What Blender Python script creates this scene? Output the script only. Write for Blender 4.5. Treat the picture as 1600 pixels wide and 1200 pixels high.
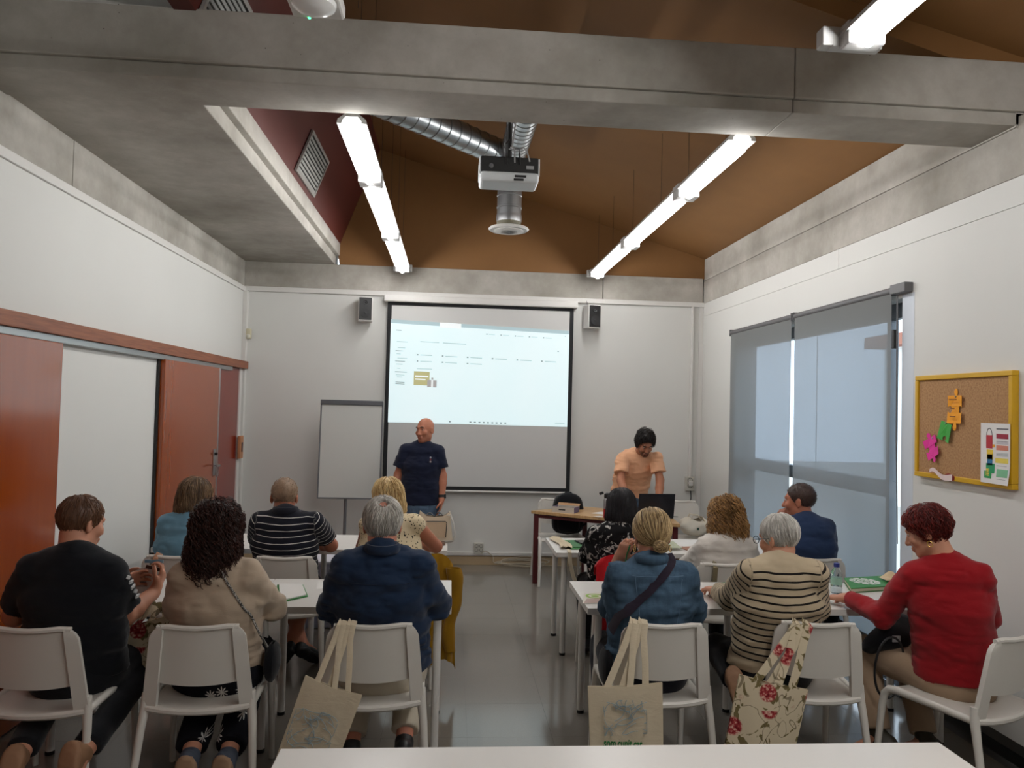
import bpy, bmesh, math, random
import numpy as np
from mathutils import Vector, Matrix

for o in list(bpy.data.objects): bpy.data.objects.remove(o)
S = bpy.context.scene
COL = S.collection
PI = math.pi
random.seed(7)

# ------------------------------------------------------------------ camera
F_PX, YAW, PITCH, ROLL, CAM_H = 1183.94, -0.0789, 0.0308, 0.0255, 1.7439
def cam_axes():
    f = Vector((-math.sin(YAW)*math.cos(PITCH), math.cos(YAW)*math.cos(PITCH), math.sin(PITCH)))
    r = Vector((math.cos(YAW), math.sin(YAW), 0)); u = r.cross(f)
    return (math.cos(ROLL)*r + math.sin(ROLL)*u, -math.sin(ROLL)*r + math.cos(ROLL)*u, f)
cr, cu, cf = cam_axes()
cam = bpy.data.cameras.new('camera'); cam_ob = bpy.data.objects.new('camera', cam); COL.objects.link(cam_ob)
cam.sensor_fit = 'HORIZONTAL'; cam.sensor_width = 36.0; cam.lens = 36.0*F_PX/1600.0
cam.clip_start = 0.02; cam.clip_end = 200
m = Matrix.Identity(4)
for i in range(3):
    m[i][0], m[i][1], m[i][2] = cr[i], cu[i], -cf[i]
m[0][3], m[1][3], m[2][3] = 0.0, 0.0, CAM_H
cam_ob.matrix_world = m
S.camera = cam_ob

# ------------------------------------------------------------------ world, daylight, exposure
W = bpy.data.worlds.new('daylight'); S.world = W; W.use_nodes = True
bg = W.node_tree.nodes['Background']
bg.inputs['Color'].default_value = (0.74, 0.87, 1.0, 1); bg.inputs['Strength'].default_value = SKY_STRENGTH = 3.4
S.view_settings.view_transform = 'Standard'; S.view_settings.look = 'None'
S.view_settings.gamma = 1.0; S.view_settings.use_curve_mapping = False
S.view_settings.exposure = 0.0
TUBE_STRENGTH = 50.0        # emission of the fluorescent tubes
IMAGE_STRENGTH = .80       # brightness of the projected picture
S.cycles.max_bounces = 8; S.cycles.diffuse_bounces = 5; S.cycles.glossy_bounces = 4
S.cycles.transmission_bounces = 6; S.cycles.transparent_max_bounces = 8
S.cycles.sample_clamp_indirect = 4.0
S.cycles.use_denoising = True

# ------------------------------------------------------------------ mesh helpers
class MB:
    """collects vertices and faces of one mesh object"""
    def __init__(s): s.v = []; s.f = []; s.mi = []
    def add(s, vs, fs, mi=0):
        n = len(s.v); s.v += [tuple(map(float, p)) for p in vs]
        s.f += [tuple(n+i for i in f) for f in fs]; s.mi += [mi]*len(fs); return s
    def box(s, x0, x1, y0, y1, z0, z1, mi=0, M=None):
        vs = [(x, y, z) for z in (z0, z1) for y in (y0, y1) for x in (x0, x1)]
        if M is not None: vs = [M @ Vector(p) for p in vs]
        return s.add(vs, [(0,2,3,1),(4,5,7,6),(0,1,5,4),(2,6,7,3),(0,4,6,2),(1,3,7,5)], mi)
    def prism(s, poly, a0, a1, axis='z', mi=0, M=None):
        """extrude a 2D polygon between a0 and a1 along an axis"""
        def P(p, a):
            return {'z': (p[0], p[1], a), 'y': (p[0], a, p[1]), 'x': (a, p[0], p[1])}[axis]
        n = len(poly); vs = [P(p, a0) for p in poly] + [P(p, a1) for p in poly]
        if M is not None: vs = [M @ Vector(p) for p in vs]
        fs = [tuple(range(n))[::-1], tuple(range(n, 2*n))] + [(i, (i+1) % n, n+(i+1) % n, n+i) for i in range(n)]
        return s.add(vs, fs, mi)
    def tube(s, pts, r, n=8, caps=True, mi=0, flat=1.0, up=(0,0,1)):
        """sweep a circle (or an ellipse, flat<1) along points; r is a number or one per point"""
        pts = [Vector(p) for p in pts]; k = len(pts)
        rs = [r]*k if isinstance(r, (int, float)) else list(r)
        vs = []; prev = None
        for i, p in enumerate(pts):
            t = (pts[min(i+1, k-1)] - pts[max(i-1, 0)]).normalized()
            a = Vector(up) if prev is None else prev
            a = a - t*a.dot(t)
            if a.length < 1e-4:
                a = Vector((1,0,0)) - t*t.x
                if a.length < 1e-3: a = Vector((0,1,0)) - t*t.y
            a.normalize(); b = t.cross(a); prev = a
            for j in range(n):
                q = 2*PI*(j+.5)/n
                vs.append(p + a*math.cos(q)*rs[i]*flat + b*math.sin(q)*rs[i])
        fs = [(i*n+j, i*n+(j+1) % n, (i+1)*n+(j+1) % n, (i+1)*n+j) for i in range(k-1) for j in range(n)]
        if caps: fs += [tuple(range(n))[::-1], tuple((k-1)*n+j for j in range(n))]
        return s.add(vs, fs, mi)
    def lathe(s, prof, c=(0,0,0), n=20, mi=0, M=None):
        """prof: (radius, z) pairs from bottom to top"""
        vs = []
        for r, z in prof:
            for j in range(n):
                q = 2*PI*j/n; vs.append((c[0]+r*math.cos(q), c[1]+r*math.sin(q), c[2]+z))
        if M is not None: vs = [M @ Vector(p) for p in vs]
        k = len(prof)
        fs = [(i*n+j, i*n+(j+1) % n, (i+1)*n+(j+1) % n, (i+1)*n+j) for i in range(k-1) for j in range(n)]
        fs += [tuple(range(n))[::-1], tuple((k-1)*n+j for j in range(n))]
        return s.add(vs, fs, mi)
    def surf(s, fn, nu, nv, thick=0.0, mi=0):
        """a sheet fn(u,v) for u,v in 0..1; with thickness it becomes a closed slab"""
        P = [[Vector(fn(i/nu, j/nv)) for j in range(nv+1)] for i in range(nu+1)]
        W_ = nv+1
        if not thick:
            return s.add([p for r in P for p in r],
                         [(i*W_+j, (i+1)*W_+j, (i+1)*W_+j+1, i*W_+j+1) for i in range(nu) for j in range(nv)], mi)
        N = []
        for i in range(nu+1):
            for j in range(nv+1):
                a = P[min(i+1, nu)][j]-P[max(i-1, 0)][j]; b = P[i][min(j+1, nv)]-P[i][max(j-1, 0)]
                q = a.cross(b); N.append(q.normalized() if q.length > 1e-9 else Vector((0,0,1)))
        T = [p for r in P for p in r]; K = len(T)
        vs = [p+n*thick/2 for p, n in zip(T, N)] + [p-n*thick/2 for p, n in zip(T, N)]
        fs = []
        for i in range(nu):
            for j in range(nv):
                q = (i*W_+j, (i+1)*W_+j, (i+1)*W_+j+1, i*W_+j+1); fs.append(q); fs.append(tuple(K+x for x in q[::-1]))
        for i in range(nu):
            a, b = i*W_, (i+1)*W_; fs.append((b, a, K+a, K+b))
            a, b = i*W_+nv, (i+1)*W_+nv; fs.append((a, b, K+b, K+a))
        for j in range(nv):
            a, b = j, j+1; fs.append((a, b, K+b, K+a))
            a, b = nu*W_+j, nu*W_+j+1; fs.append((b, a, K+a, K+b))
        return s.add(vs, fs, mi)
    def build(s, name, mat, parent=None, smooth=False, bevel=0.0, seg=2, angle=None):
        me = bpy.data.meshes.new(name); me.from_pydata(s.v, [], s.f)
        mats = mat if isinstance(mat, (list, tuple)) else [mat]
        for q in mats: me.materials.append(q)
        if len(mats) > 1: me.polygons.foreach_set('material_index', s.mi)
        if bevel:
            bm = bmesh.new(); bm.from_mesh(me)
            bmesh.ops.remove_doubles(bm, verts=bm.verts, dist=1e-5)
            bmesh.ops.recalc_face_normals(bm, faces=bm.faces)
            ed = [e for e in bm.edges if len(e.link_faces) == 2 and e.calc_face_angle(0) > 0.5]
            bmesh.ops.bevel(bm, geom=ed, offset=bevel, segments=seg, profile=0.5, affect='EDGES', clamp_overlap=True)
            bm.to_mesh(me); bm.free()
        else:
            bm = bmesh.new(); bm.from_mesh(me); bmesh.ops.recalc_face_normals(bm, faces=bm.faces); bm.to_mesh(me); bm.free()
        if smooth:
            me.polygons.foreach_set('use_smooth', [True]*len(me.polygons))
            me.set_sharp_from_angle(angle=angle or 0.7)
        return link(name, me, parent)

def link(name, me, parent=None):
    o = bpy.data.objects.new(name, me); COL.objects.link(o)
    if parent is not None: o.parent = parent
    return o
def empty(name, loc=(0,0,0), rz=0.0):
    o = bpy.data.objects.new(name, None); o.empty_display_size = .1
    o.location = loc; o.rotation_euler = (0, 0, rz); COL.objects.link(o); return o
def tag(o, label, cat=None, group=None, kind=None):
    o['label'] = label
    if cat: o['category'] = cat
    if group: o['group'] = group
    if kind: o['kind'] = kind
    return o
def struct(o, label=None):
    o['kind'] = 'structure'
    if label: o['label'] = label
    return o
def copy_tree(root, loc, rz, label=None, group=None):
    r = root.copy(); COL.objects.link(r); r.location = loc; r.rotation_euler = (0, 0, rz)
    if label: r['label'] = label
    if group: r['group'] = group
    def rec(a, b):
        for ch in a.children:
            c = ch.copy(); COL.objects.link(c); c.parent = b; rec(ch, c)
    rec(root, r); return r
def text_mesh(name, body, size, mat, parent, M, extrude=0.0006, align='LEFT', bold=0.0):
    """lettering turned into a mesh; M places the text plane"""
    cu_ = bpy.data.curves.new(name, 'FONT'); cu_.body = body; cu_.size = size; cu_.align_x = align; cu_.extrude = extrude; cu_.offset = bold
    ob = bpy.data.objects.new(name, cu_); COL.objects.link(ob)
    dg = bpy.context.evaluated_depsgraph_get(); me = bpy.data.meshes.new_from_object(ob.evaluated_get(dg))
    bpy.data.objects.remove(ob); bpy.data.curves.remove(cu_)
    me.transform(M); me.materials.clear(); me.materials.append(mat); me.name = name
    return link(name, me, parent)

# ------------------------------------------------------------------ materials
def lin(c):
    return tuple(((x/255)/12.92 if x/255 <= .04045 else ((x/255+.055)/1.055)**2.4) for x in c)
class NT:
    """tiny helper around a node tree"""
    def __init__(s, name):
        s.m = bpy.data.materials.new(name); s.m.use_nodes = True; s.t = s.m.node_tree
        s.b = s.t.nodes['Principled BSDF']; s.out = s.t.nodes['Material Output']; s._c = None
    def n(s, typ, **kw):
        q = s.t.nodes.new(typ)
        for k, v in kw.items(): setattr(q, k, v)
        return q
    def l(s, a, b): s.t.links.new(a, b)
    def coord(s, kind='Object'):
        if s._c is None: s._c = s.n('ShaderNodeTexCoord')
        return s._c.outputs[kind]
    def mapping(s, scale=(1,1,1), rot=(0,0,0), kind='Object', loc=(0,0,0)):
        q = s.n('ShaderNodeMapping'); s.l(s.coord(kind), q.inputs['Vector'])
        q.inputs['Scale'].default_value = scale; q.inputs['Rotation'].default_value = rot; q.inputs['Location'].default_value = loc
        return q.outputs['Vector']
    def noise(s, scale, detail=3, rough=.55, vec=None, dist=0.0):
        q = s.n('ShaderNodeTexNoise'); q.inputs['Scale'].default_value = scale; q.inputs['Detail'].default_value = detail
        q.inputs['Roughness'].default_value = rough; q.inputs['Distortion'].default_value = dist
        s.l(vec if vec is not None else s.coord(), q.inputs['Vector']); return q.outputs['Fac']
    def voro(s, scale, vec=None, feature='F1', rnd=1.0):
        q = s.n('ShaderNodeTexVoronoi'); q.feature = feature; q.inputs['Scale'].default_value = scale
        q.inputs['Randomness'].default_value = rnd
        s.l(vec if vec is not None else s.coord(), q.inputs['Vector']); return q
    def ramp(s, fac, stops, interp='LINEAR'):
        q = s.n('ShaderNodeValToRGB'); q.color_ramp.interpolation = interp
        e = q.color_ramp.elements
        while len(e) > 1: e.remove(e[-1])
        e[0].position = stops[0][0]; e[0].color = (*stops[0][1], 1)
        for p, c in stops[1:]:
            k = e.new(p); k.color = (*c, 1)
        s.l(fac, q.inputs['Fac']); return q.outputs['Color']
    def mix(s, fac, a, b, mode='MIX'):
        q = s.n('ShaderNodeMix', data_type='RGBA', blend_type=mode)
        for v, i in ((fac, 0), (a, 6), (b, 7)):
            if isinstance(v, (int, float)): q.inputs[i].default_value = v
            elif isinstance(v, tuple): q.inputs[i].default_value = (*v, 1)
            else: s.l(v, q.inputs[i])
        return q.outputs[2]
    def math(s, op, a, b=0.0, c=0.0):
        q = s.n('ShaderNodeMath', operation=op)
        for v, i in ((a, 0), (b, 1), (c, 2)):
            if isinstance(v, (int, float)): q.inputs[i].default_value = v
            else: s.l(v, q.inputs[i])
        return q.outputs[0]
    def bump(s, h, strength=.3, dist=.002):
        q = s.n('ShaderNodeBump'); q.inputs['Strength'].default_value = strength; q.inputs['Distance'].default_value = dist
        s.l(h, q.inputs['Height']); s.l(q.outputs['Normal'], s.b.inputs['Normal']); return q
    def col(s, c):
        if isinstance(c, tuple): s.b.inputs['Base Color'].default_value = (*c, 1)
        else: s.l(c, s.b.inputs['Base Color'])
        return s
    def set(s, **kw):
        for k, v in kw.items(): s.b.inputs[k.replace('_', ' ')].default_value = v
        return s
def simple(name, rgb, rough=.5, var=.06, scale=30, bump=0.0, bscale=120, metal=0.0, spec=.5, vec=None, detail=3):
    """plain painted / moulded surface with slight procedural variation"""
    t = NT(name); c = lin(rgb)
    f = t.noise(scale, detail)
    t.col(t.mix(f, tuple(max(0, x*(1-var)) for x in c), tuple(min(1, x*(1+var)) for x in c)))
    t.set(Roughness=rough, Metallic=metal, Specular_IOR_Level=spec)
    if bump: t.bump(t.noise(bscale, 4), bump)
    return t.m
def cloth(name, rgb, var=.12, rough=.9, weave=900, fold=.25, scale=6):
    """woven fabric: fine weave relief plus soft creases"""
    t = NT(name); c = lin(rgb)
    f = t.noise(scale, 4)
    t.col(t.mix(f, tuple(x*(1-var) for x in c), tuple(min(1, x*(1+var)) for x in c)))
    t.set(Roughness=rough, Specular_IOR_Level=.15, Sheen_Weight=.15)
    w = t.noise(weave, 1); g = t.noise(9, 3, vec=t.mapping((1, 1, 2.2)), dist=.6)
    t.bump(t.math('ADD', t.math('MULTIPLY', w, .12), t.math('MULTIPLY', g, 1.0)), fold, .012)
    return t.m
# ------------------------------------------------------------------ shared materials
def concrete_mat():
    t = NT('bare concrete'); v = t.coord('Object')
    a = t.noise(1.3, 6, .6); b = t.noise(9, 5, .65); c = t.noise(70, 3)
    col = t.ramp(a, [(.28, lin((136,132,124))), (.5, lin((168,164,156))), (.72, lin((190,186,178)))])
    col = t.mix(t.ramp(b, [(.35, (0,0,0)), (.65, (1,1,1))]), t.mix(.22, col, lin((130,122,108))), col)
    pores = t.voro(16).outputs['Distance']
    pm = t.ramp(pores, [(.0, (1,1,1)), (.035, (1,1,1)), (.05, (0,0,0))])
    col = t.mix(t.math('MULTIPLY', pm, t.ramp(t.noise(2.2, 2), [(.55, (0,0,0)), (.62, (1,1,1))])), col, lin((70,66,60)))
    t.col(col); t.set(Roughness=.85, Specular_IOR_Level=.25)
    t.bump(t.math('ADD', b, t.math('MULTIPLY', c, .3)), .25, .006); return t.m
CONCRETE = concrete_mat()
def wall_mat():
    t = NT('white wall paint'); a = t.noise(.9, 4); c = lin((214,214,210))
    t.col(t.mix(a, tuple(x*.95 for x in c), tuple(min(1, x*1.03) for x in c)))
    t.set(Roughness=.62, Specular_IOR_Level=.3); t.bump(t.noise(160, 3), .06, .002); return t.m
WALL = wall_mat()
WHITE_TRIM = simple('white trim paint', (212,210,206), .45, .03)
DARKGAP = simple('dark joint', (40,38,36), .9, .05)
def orange_mat():
    t = NT('ochre board'); a = t.noise(3, 4, vec=t.mapping((1, 1, 1))); g = t.noise(30, 3, vec=t.mapping((1, .06, 1)))
    col = t.mix(a, lin((122,86,50)), lin((134,96,56))); col = t.mix(t.math('MULTIPLY', g, .12), col, lin((106,70,38)))
    t.col(col); t.set(Roughness=.6, Specular_IOR_Level=.3); t.bump(g, .05, .002); return t.m
OCHRE = orange_mat()
REDPAINT = simple('dark red paint', (78,22,11), .55, .06, 4)
FLOORM = NT('grey resilient floor')
_a = FLOORM.noise(120, 3); _b = FLOORM.noise(1.1, 4)
FLOORM.col(FLOORM.mix(_b, FLOORM.mix(_a, lin((114,109,101)), lin((126,121,113))), FLOORM.mix(_a, lin((120,115,107)), lin((132,127,119)))))
FLOORM.l(FLOORM.math('MULTIPLY_ADD', FLOORM.noise(2.5, 4), .12, .07), FLOORM.b.inputs['Roughness'])
FLOORM.set(Specular_IOR_Level=.6); FLOORM.bump(FLOORM.noise(14, 2), .02, .003)
FLOORM = FLOORM.m
FLOOR_JOINT = simple('floor joint filler', (70,68,65), .7, .05)
BLACK = simple('black plastic', (22,22,23), .45, .1)
CHAIRWHITE = simple('white moulded plastic', (214,210,202), .38, .02, 12, spec=.45)
TABLEWHITE = simple('white laminate', (222,219,214), .3, .015, 8, spec=.45)
ALU = simple('brushed aluminium', (176,178,180), .35, .05, 200, metal=1.0)
WOODTRIM = NT('reddish wood trim')
_w = WOODTRIM.noise(9, 5, vec=WOODTRIM.mapping((9, .5, 9)))
WOODTRIM.col(WOODTRIM.ramp(_w, [(.3, lin((112,62,40))), (.7, lin((146,88,58)))])).set(Roughness=.5); WOODTRIM.bump(_w, .1, .002); WOODTRIM = WOODTRIM.m
DOORRED = NT('red brown lacquer')
_w = DOORRED.noise(5, 4, vec=DOORRED.mapping((1, 3, .35)))
DOORRED.col(DOORRED.mix(_w, lin((134,56,8)), lin((148,66,12)))).set(Roughness=.16, Specular_IOR_Level=.6, Coat_Weight=.4, Coat_Roughness=.12); DOORRED.bump(_w, .02, .002); DOORRED = DOORRED.m

XL, XR, YB, YN = -2.273, 2.832, 8.413, -2.6
XRP = 3.0            # back of the recessed plinth / window plane on the right

# ------------------------------------------------------------------ floor with its tiles
fl = MB().box(XL-.25, XRP+.05, YN-.2, YB+.2, -.12, -.004).build('floor', FLOOR_JOINT); struct(fl, 'polished grey floor of large square tiles')
TS = .45; tile_me = None
for i in range(12):
    for j in range(25):
        x0 = -2.569 + i*TS; y0 = YN - .1 + j*TS
        if x0 > XRP or y0 > YB: continue
        if tile_me is None:
            t0 = MB().box(.0004, TS-.0004, .0004, TS-.0004, -.004, 0).build('tile', FLOORM, fl); tile_me = t0.data; t0.location = (x0, y0, 0)
        else:
            q = link('tile', tile_me, fl); q.location = (x0, y0, 0)

# ------------------------------------------------------------------ front wall (the one with the screen)
struct(MB().box(XL-.2, XRP+.1, YB, YB+.2, 0, 2.99).build('wall_front', WALL), 'white front wall behind the projection screen')
struct(MB().box(XL-.02, XR+.02, YB-.03, YB+.02, 2.935, 2.988).build('trim_1', WHITE_TRIM, bevel=.004), 'white ledge along the top of the front wall')
struct(MB().box(XL, 1.66, YB-.02, YB+.2, 2.988, 3.262).box(1.668, XR-.014, YB-.02, YB+.2, 2.988, 3.262).build('trim_2', CONCRETE, bevel=.004), 'concrete lintel above the front wall')
struct(MB().box(XL, XL+.045, YB-.06, YB+.01, 0, 2.935).build('trim_3', WHITE_TRIM, bevel=.004), 'white corner strip of the left front corner')
struct(MB().box(XL+.045, XR, YB-.016, YB+.01, 0, .098).build('baseboard_front', simple('beige skirting', (176,154,122), .5, .05), bevel=.003), 'beige skirting of the front wall')
struct(MB().box(-1.3, XR-.06, YB-.03, YB, .105, .142).build('trim_4', WHITE_TRIM, bevel=.004), 'white cable trunking above the front skirting')
struct(MB().box(XR-.05, XR, YB-.012, YB+.01, .15, 2.935).build('trim_5', WHITE_TRIM, bevel=.003), 'white strip in the right front corner')

# ------------------------------------------------------------------ left wall
struct(MB().box(XL-.2, XL, YN, YB, 0, 2.925).build('wall_left', WALL), 'white left wall with the sliding door track')
struct(MB().box(XL-.1, XL+.018, YN, YB, 2.925, 2.978).build('trim_6', WHITE_TRIM, bevel=.004), 'white ledge along the top of the left wall')
struct(MB().box(XL-.3, XL-.06, YN, 3.6, 2.978, 3.70).box(XL-.2, XL, 3.6, 4.64, 2.978, 3.262).box(XL-.2, XL, 4.648, YB, 2.978, 3.262).build('trim_7', CONCRETE, bevel=.004), 'concrete ring beam above the left wall')
struct(MB().box(XL-.01, XL+.07, YN, 8.395, 2.085, 2.166).build('trim_8', WOODTRIM, bevel=.004), 'reddish wooden header of the sliding doors')
struct(MB().box(XL-.01, XL+.045, YN, 7.9, 2.045, 2.085).build('trim_9', ALU, bevel=.003), 'metal sliding door track under the wooden header')
struct(MB().box(XL, XL+.035, 8.225, 8.30, 0, 2.085).build('trim_10', WHITE_TRIM, bevel=.003), 'white door jamb at the end of the left wall')
d1 = empty('door_1', (XL, 0, 0)); struct(d1, 'glossy orange brown sliding door panel at the left edge')
MB().box(.004, .05, 1.6, 4.52, .012, 2.045).build('door_panel', DOORRED, d1, bevel=.004)
d2 = empty('door_2', (XL, 0, 0)); struct(d2, 'red brown sliding door with metal edge and key hanging in it')
MB().box(.006, .055, 6.06, 7.44, .012, 2.05).build('door_panel', DOORRED, d2, bevel=.004)
MB().box(.004, .058, 7.44, 7.475, .012, 2.05).build('edge_profile', ALU, d2, bevel=.003)
MB().box(.001, .02, 6.03, 6.06, .012, 2.05).build('edge_strip', BLACK, d2)
hd = MB().box(.055, .063, 7.33, 7.40, 1.03, 1.28).build('lock_plate', ALU, d2, bevel=.003)
MB().tube([(.06, 7.365, 1.13), (.11, 7.365, 1.13), (.115, 7.35, 1.128), (.115, 7.25, 1.125)], .009, 8).build('lever_handle', ALU, hd, smooth=True)
MB().lathe([(.014, 0), (.014, .02), (.008, .024)], n=14, M=Matrix.Translation((.062, 7.365, 1.235)) @ Matrix.Rotation(PI/2, 4, 'Y')).build('lock_cylinder', BLACK, hd, smooth=True)
MB().tube([(.075, 7.415 + .028*math.cos(a), 1.075 + .06*math.sin(a)) for a in [2*PI*i/16 for i in range(17)]], .0035, 6).build('key_ring', ALU, hd, smooth=True)
d3 = empty('door_3', (XL, 0, 0)); struct(d3, 'dark red fixed panel between the sliding door and the corner')
MB().box(.002, .02, 7.475, 8.225, .0, 2.085).build('door_panel', simple('deep red lacquer', (120,34,18), .22, .06, 5, spec=.6), d3, bevel=.003)
struct(MB().box(XL, XL+.012, 4.53, 6.03, 0, .06).build('baseboard_left', WHITE_TRIM, bevel=.002), 'low white skirting between the sliding doors')

# ------------------------------------------------------------------ right wall with the tall window
rw = MB()
rw.box(XR, XR+.2, YN, 4.55, .15, 2.829); rw.box(XR, XR+.2, 7.42, YB+.05, .15, 2.829); rw.box(XR, XR+.2, 4.55, 7.42, 2.50, 2.829)
struct(rw.build('wall_right', WALL), 'white right wall around the tall window')
struct(MB().box(XR, XR+.2, YN, 5.382, 2.832, 2.978).box(XR, XR+.2, 5.386, YB+.05, 2.832, 2.978).build('trim_11', WALL), 'white boards above the joint of the right wall')
struct(MB().box(XR+.02, XR+.18, YN, YB, 2.80, 2.99).build('trim_12', DARKGAP), 'dark gap behind the wall boards')
struct(MB().box(XR-.002, XR+.3, 3.62, YB+.1, 2.98, 3.228).box(XR+.012, XR+.3, 3.62, YB+.1, 3.228, 3.242).box(XR+.004, XR+.3, 3.62, YB+.1, 3.242, 3.485).box(XR-.002, XR+.3, YN, 3.62, 2.98, 3.228).box(XR+.11, XR+.3, YN, 3.7, 3.228, 3.80).box(XR+.02, XR+.3, 3.55, 3.7, 3.228, 3.30).build('trim_13', CONCRETE, bevel=.003), 'concrete ring beam above the right wall')
struct(MB().box(XRP, XRP+.1, YN, 4.55, 0, .15).box(XRP, XRP+.1, 7.42, YB+.05, 0, .15).build('baseboard_right', simple('grey plinth', (128,126,122), .5, .05), bevel=.002), 'recessed grey plinth of the right wall')
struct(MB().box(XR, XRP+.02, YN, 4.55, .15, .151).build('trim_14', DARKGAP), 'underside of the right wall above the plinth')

# window: frame bars, panes, sill
win = empty('window_1', (0, 0, 0)); struct(win, 'tall window behind the grey roller blinds')
FRAME = simple('grey window frame', (96,100,104), .4, .04, metal=.3)
for nm, a in (('window_frame', (4.55, 4.66, .06, 2.50)), ('window_frame', (7.30, 7.42, .06, 2.50)), ('window_frame', (4.66, 7.30, 2.40, 2.50)),
              ('mullion', (4.90, 4.925, .2, 2.40)), ('transom', (4.925, 7.30, 1.20, 1.31)), ('window_frame', (4.66, 7.30, .06, .2))):
    MB().box(2.94, 3.01, *a).build(nm, FRAME, win, bevel=.004)
GLASS = NT('window glass'); GLASS.set(Roughness=0.0, Transmission_Weight=1.0, IOR=1.01); GLASS.col((.95, .98, 1.0)); GLASS = GLASS.m
for z0, z1 in ((.2, 1.20), (1.31, 2.40)):
    for y0, y1 in ((4.66, 5.98), (5.98, 7.30)):
        MB().box(2.972, 2.978, y0, y1, z0, z1).build('pane', GLASS, win)
struct(MB().box(XR-.01, XRP+.02, 4.55, 7.42, .0, .06).build('trim_15', simple('anodised sill', (120,126,134), .25, .05, metal=.6), bevel=.004), 'low metal sill of the tall window')

struct(MB().box(XR-.0015, XR+.06, 4.45, 4.575, .15, 2.52).build('trim_17', simple('jamb with painted daylight tint', (205,212,221), .4, .02)), 'window jamb strip with painted bluish daylight glow between the near blind and the cork board')  # pale blue tint stands in for daylight glow on the wall beside the blind
# outside the window: paving and a pale house, seen only as soft shapes through the blinds
struct(MB().box(3.4, 30, -14, 30, -.3, -.15).build('ground', simple('pale paving', (170,166,158), .9, .1, 2)), 'paving outside the window')
ho = empty('house', (12.5, 12.5, -.15)); tag(ho, 'pale house seen as a soft shape through the blinds', 'building')
HW = simple('white render', (226,224,218), .9, .04, 3)
MB().box(-3, 3, -3.5, 3.5, 0, 3.4).build('wall', HW, ho); MB().box(-3.3, 3.3, -3.8, 3.8, 3.4, 3.65).build('roof', simple('roof tiles', (150,96,76), .8), ho)
for yy in (-2.2, 0, 2.2):
    MB().box(-3.04, -2.98, yy-.5, yy+.5, 1.0, 2.3).build('window', simple('dark pane', (70,84,96), .2), ho)

# ------------------------------------------------------------------ rear wall (behind the camera)
struct(MB().box(XL-.2, XRP+.1, YN-.2, YN, 0, 3.3).build('wall_rear', WALL), 'white rear wall')

# ------------------------------------------------------------------ ceiling: slab, cross beam, two raised roof bays
struct(MB().box(XL-.2, -1.315, 3.7, YB+.2, 3.26, 3.36).box(XL-.2, -1.27, 3.7, YB+.2, 3.36, 3.5).box(XL-.2, -1.27, YN, 3.6, 3.66, 3.76).build('ceiling', CONCRETE, bevel=.006), 'bare concrete slab along the left side')
bm_ = MB()
for x0, x1 in ((XL-.1, 1.657), (1.6595, XR+.15)):
    bm_.box(x0-(.2 if x0 < 0 else 0), x1, 3.6, 3.96, 3.318, 3.572); bm_.box(x0, x1, 3.62, 3.96, 3.25, 3.318)
struct(bm_.build('ceiling_beam', CONCRETE, bevel=.006), 'wide concrete beam crossing the room under the ceiling')
struct(MB().box(XL-.3, -1.265, 3.64, 3.72, 3.49, 3.76).build('trim_16', CONCRETE), 'concrete upstand above the left end of the cross beam')
RX, RZ = -.868, 4.56
for nm, ya, yb, z0 in (('ceiling_back', 3.64, YB+.1, 3.49), ('ceiling_near', YN-.1, 3.64, 3.56)):
    xs = -1.27+(RX+1.27)*(z0-3.49)/(RZ-3.49)
    o = MB().prism([(xs, z0), (RX, RZ), (RX-.05, RZ+.1), (xs-.1, z0)], ya, yb, 'y').build(nm+'_red_slope', REDPAINT)
    struct(o, 'steep dark red slope of the raised roof' + (' over the front rows' if ya > 0 else ' over the back of the room'))
    zr = 3.435 if ya > 0 else 3.58
    o2 = MB().prism([(RX, RZ), (XR+.2, zr), (XR+.2, zr+.4), (RX, RZ+.4)], ya, yb, 'y').build(nm+'_slope', OCHRE)
    struct(o2, 'ochre board slope of the raised roof' + (' over the front rows' if ya > 0 else ' over the back of the room'))
gp = [(-1.27, 3.262), (XR+.1, 3.262), (XR+.1, 3.5), (RX, RZ+.05), (-1.3, 3.49)]
struct(MB().prism(gp, YB-.006, YB+.15, 'y').build('wall_gable_front', OCHRE), 'ochre gable above the front wall')
struct(MB().prism([(-1.3, 3.5), (XR+.1, 3.5), (RX, RZ+.05)], YN, YN+.05, 'y').box(XL-.1, XR+.1, YN-.1, YN, 3.2, 3.6).build('wall_gable_rear', OCHRE), 'ochre gable above the rear wall')

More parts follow.
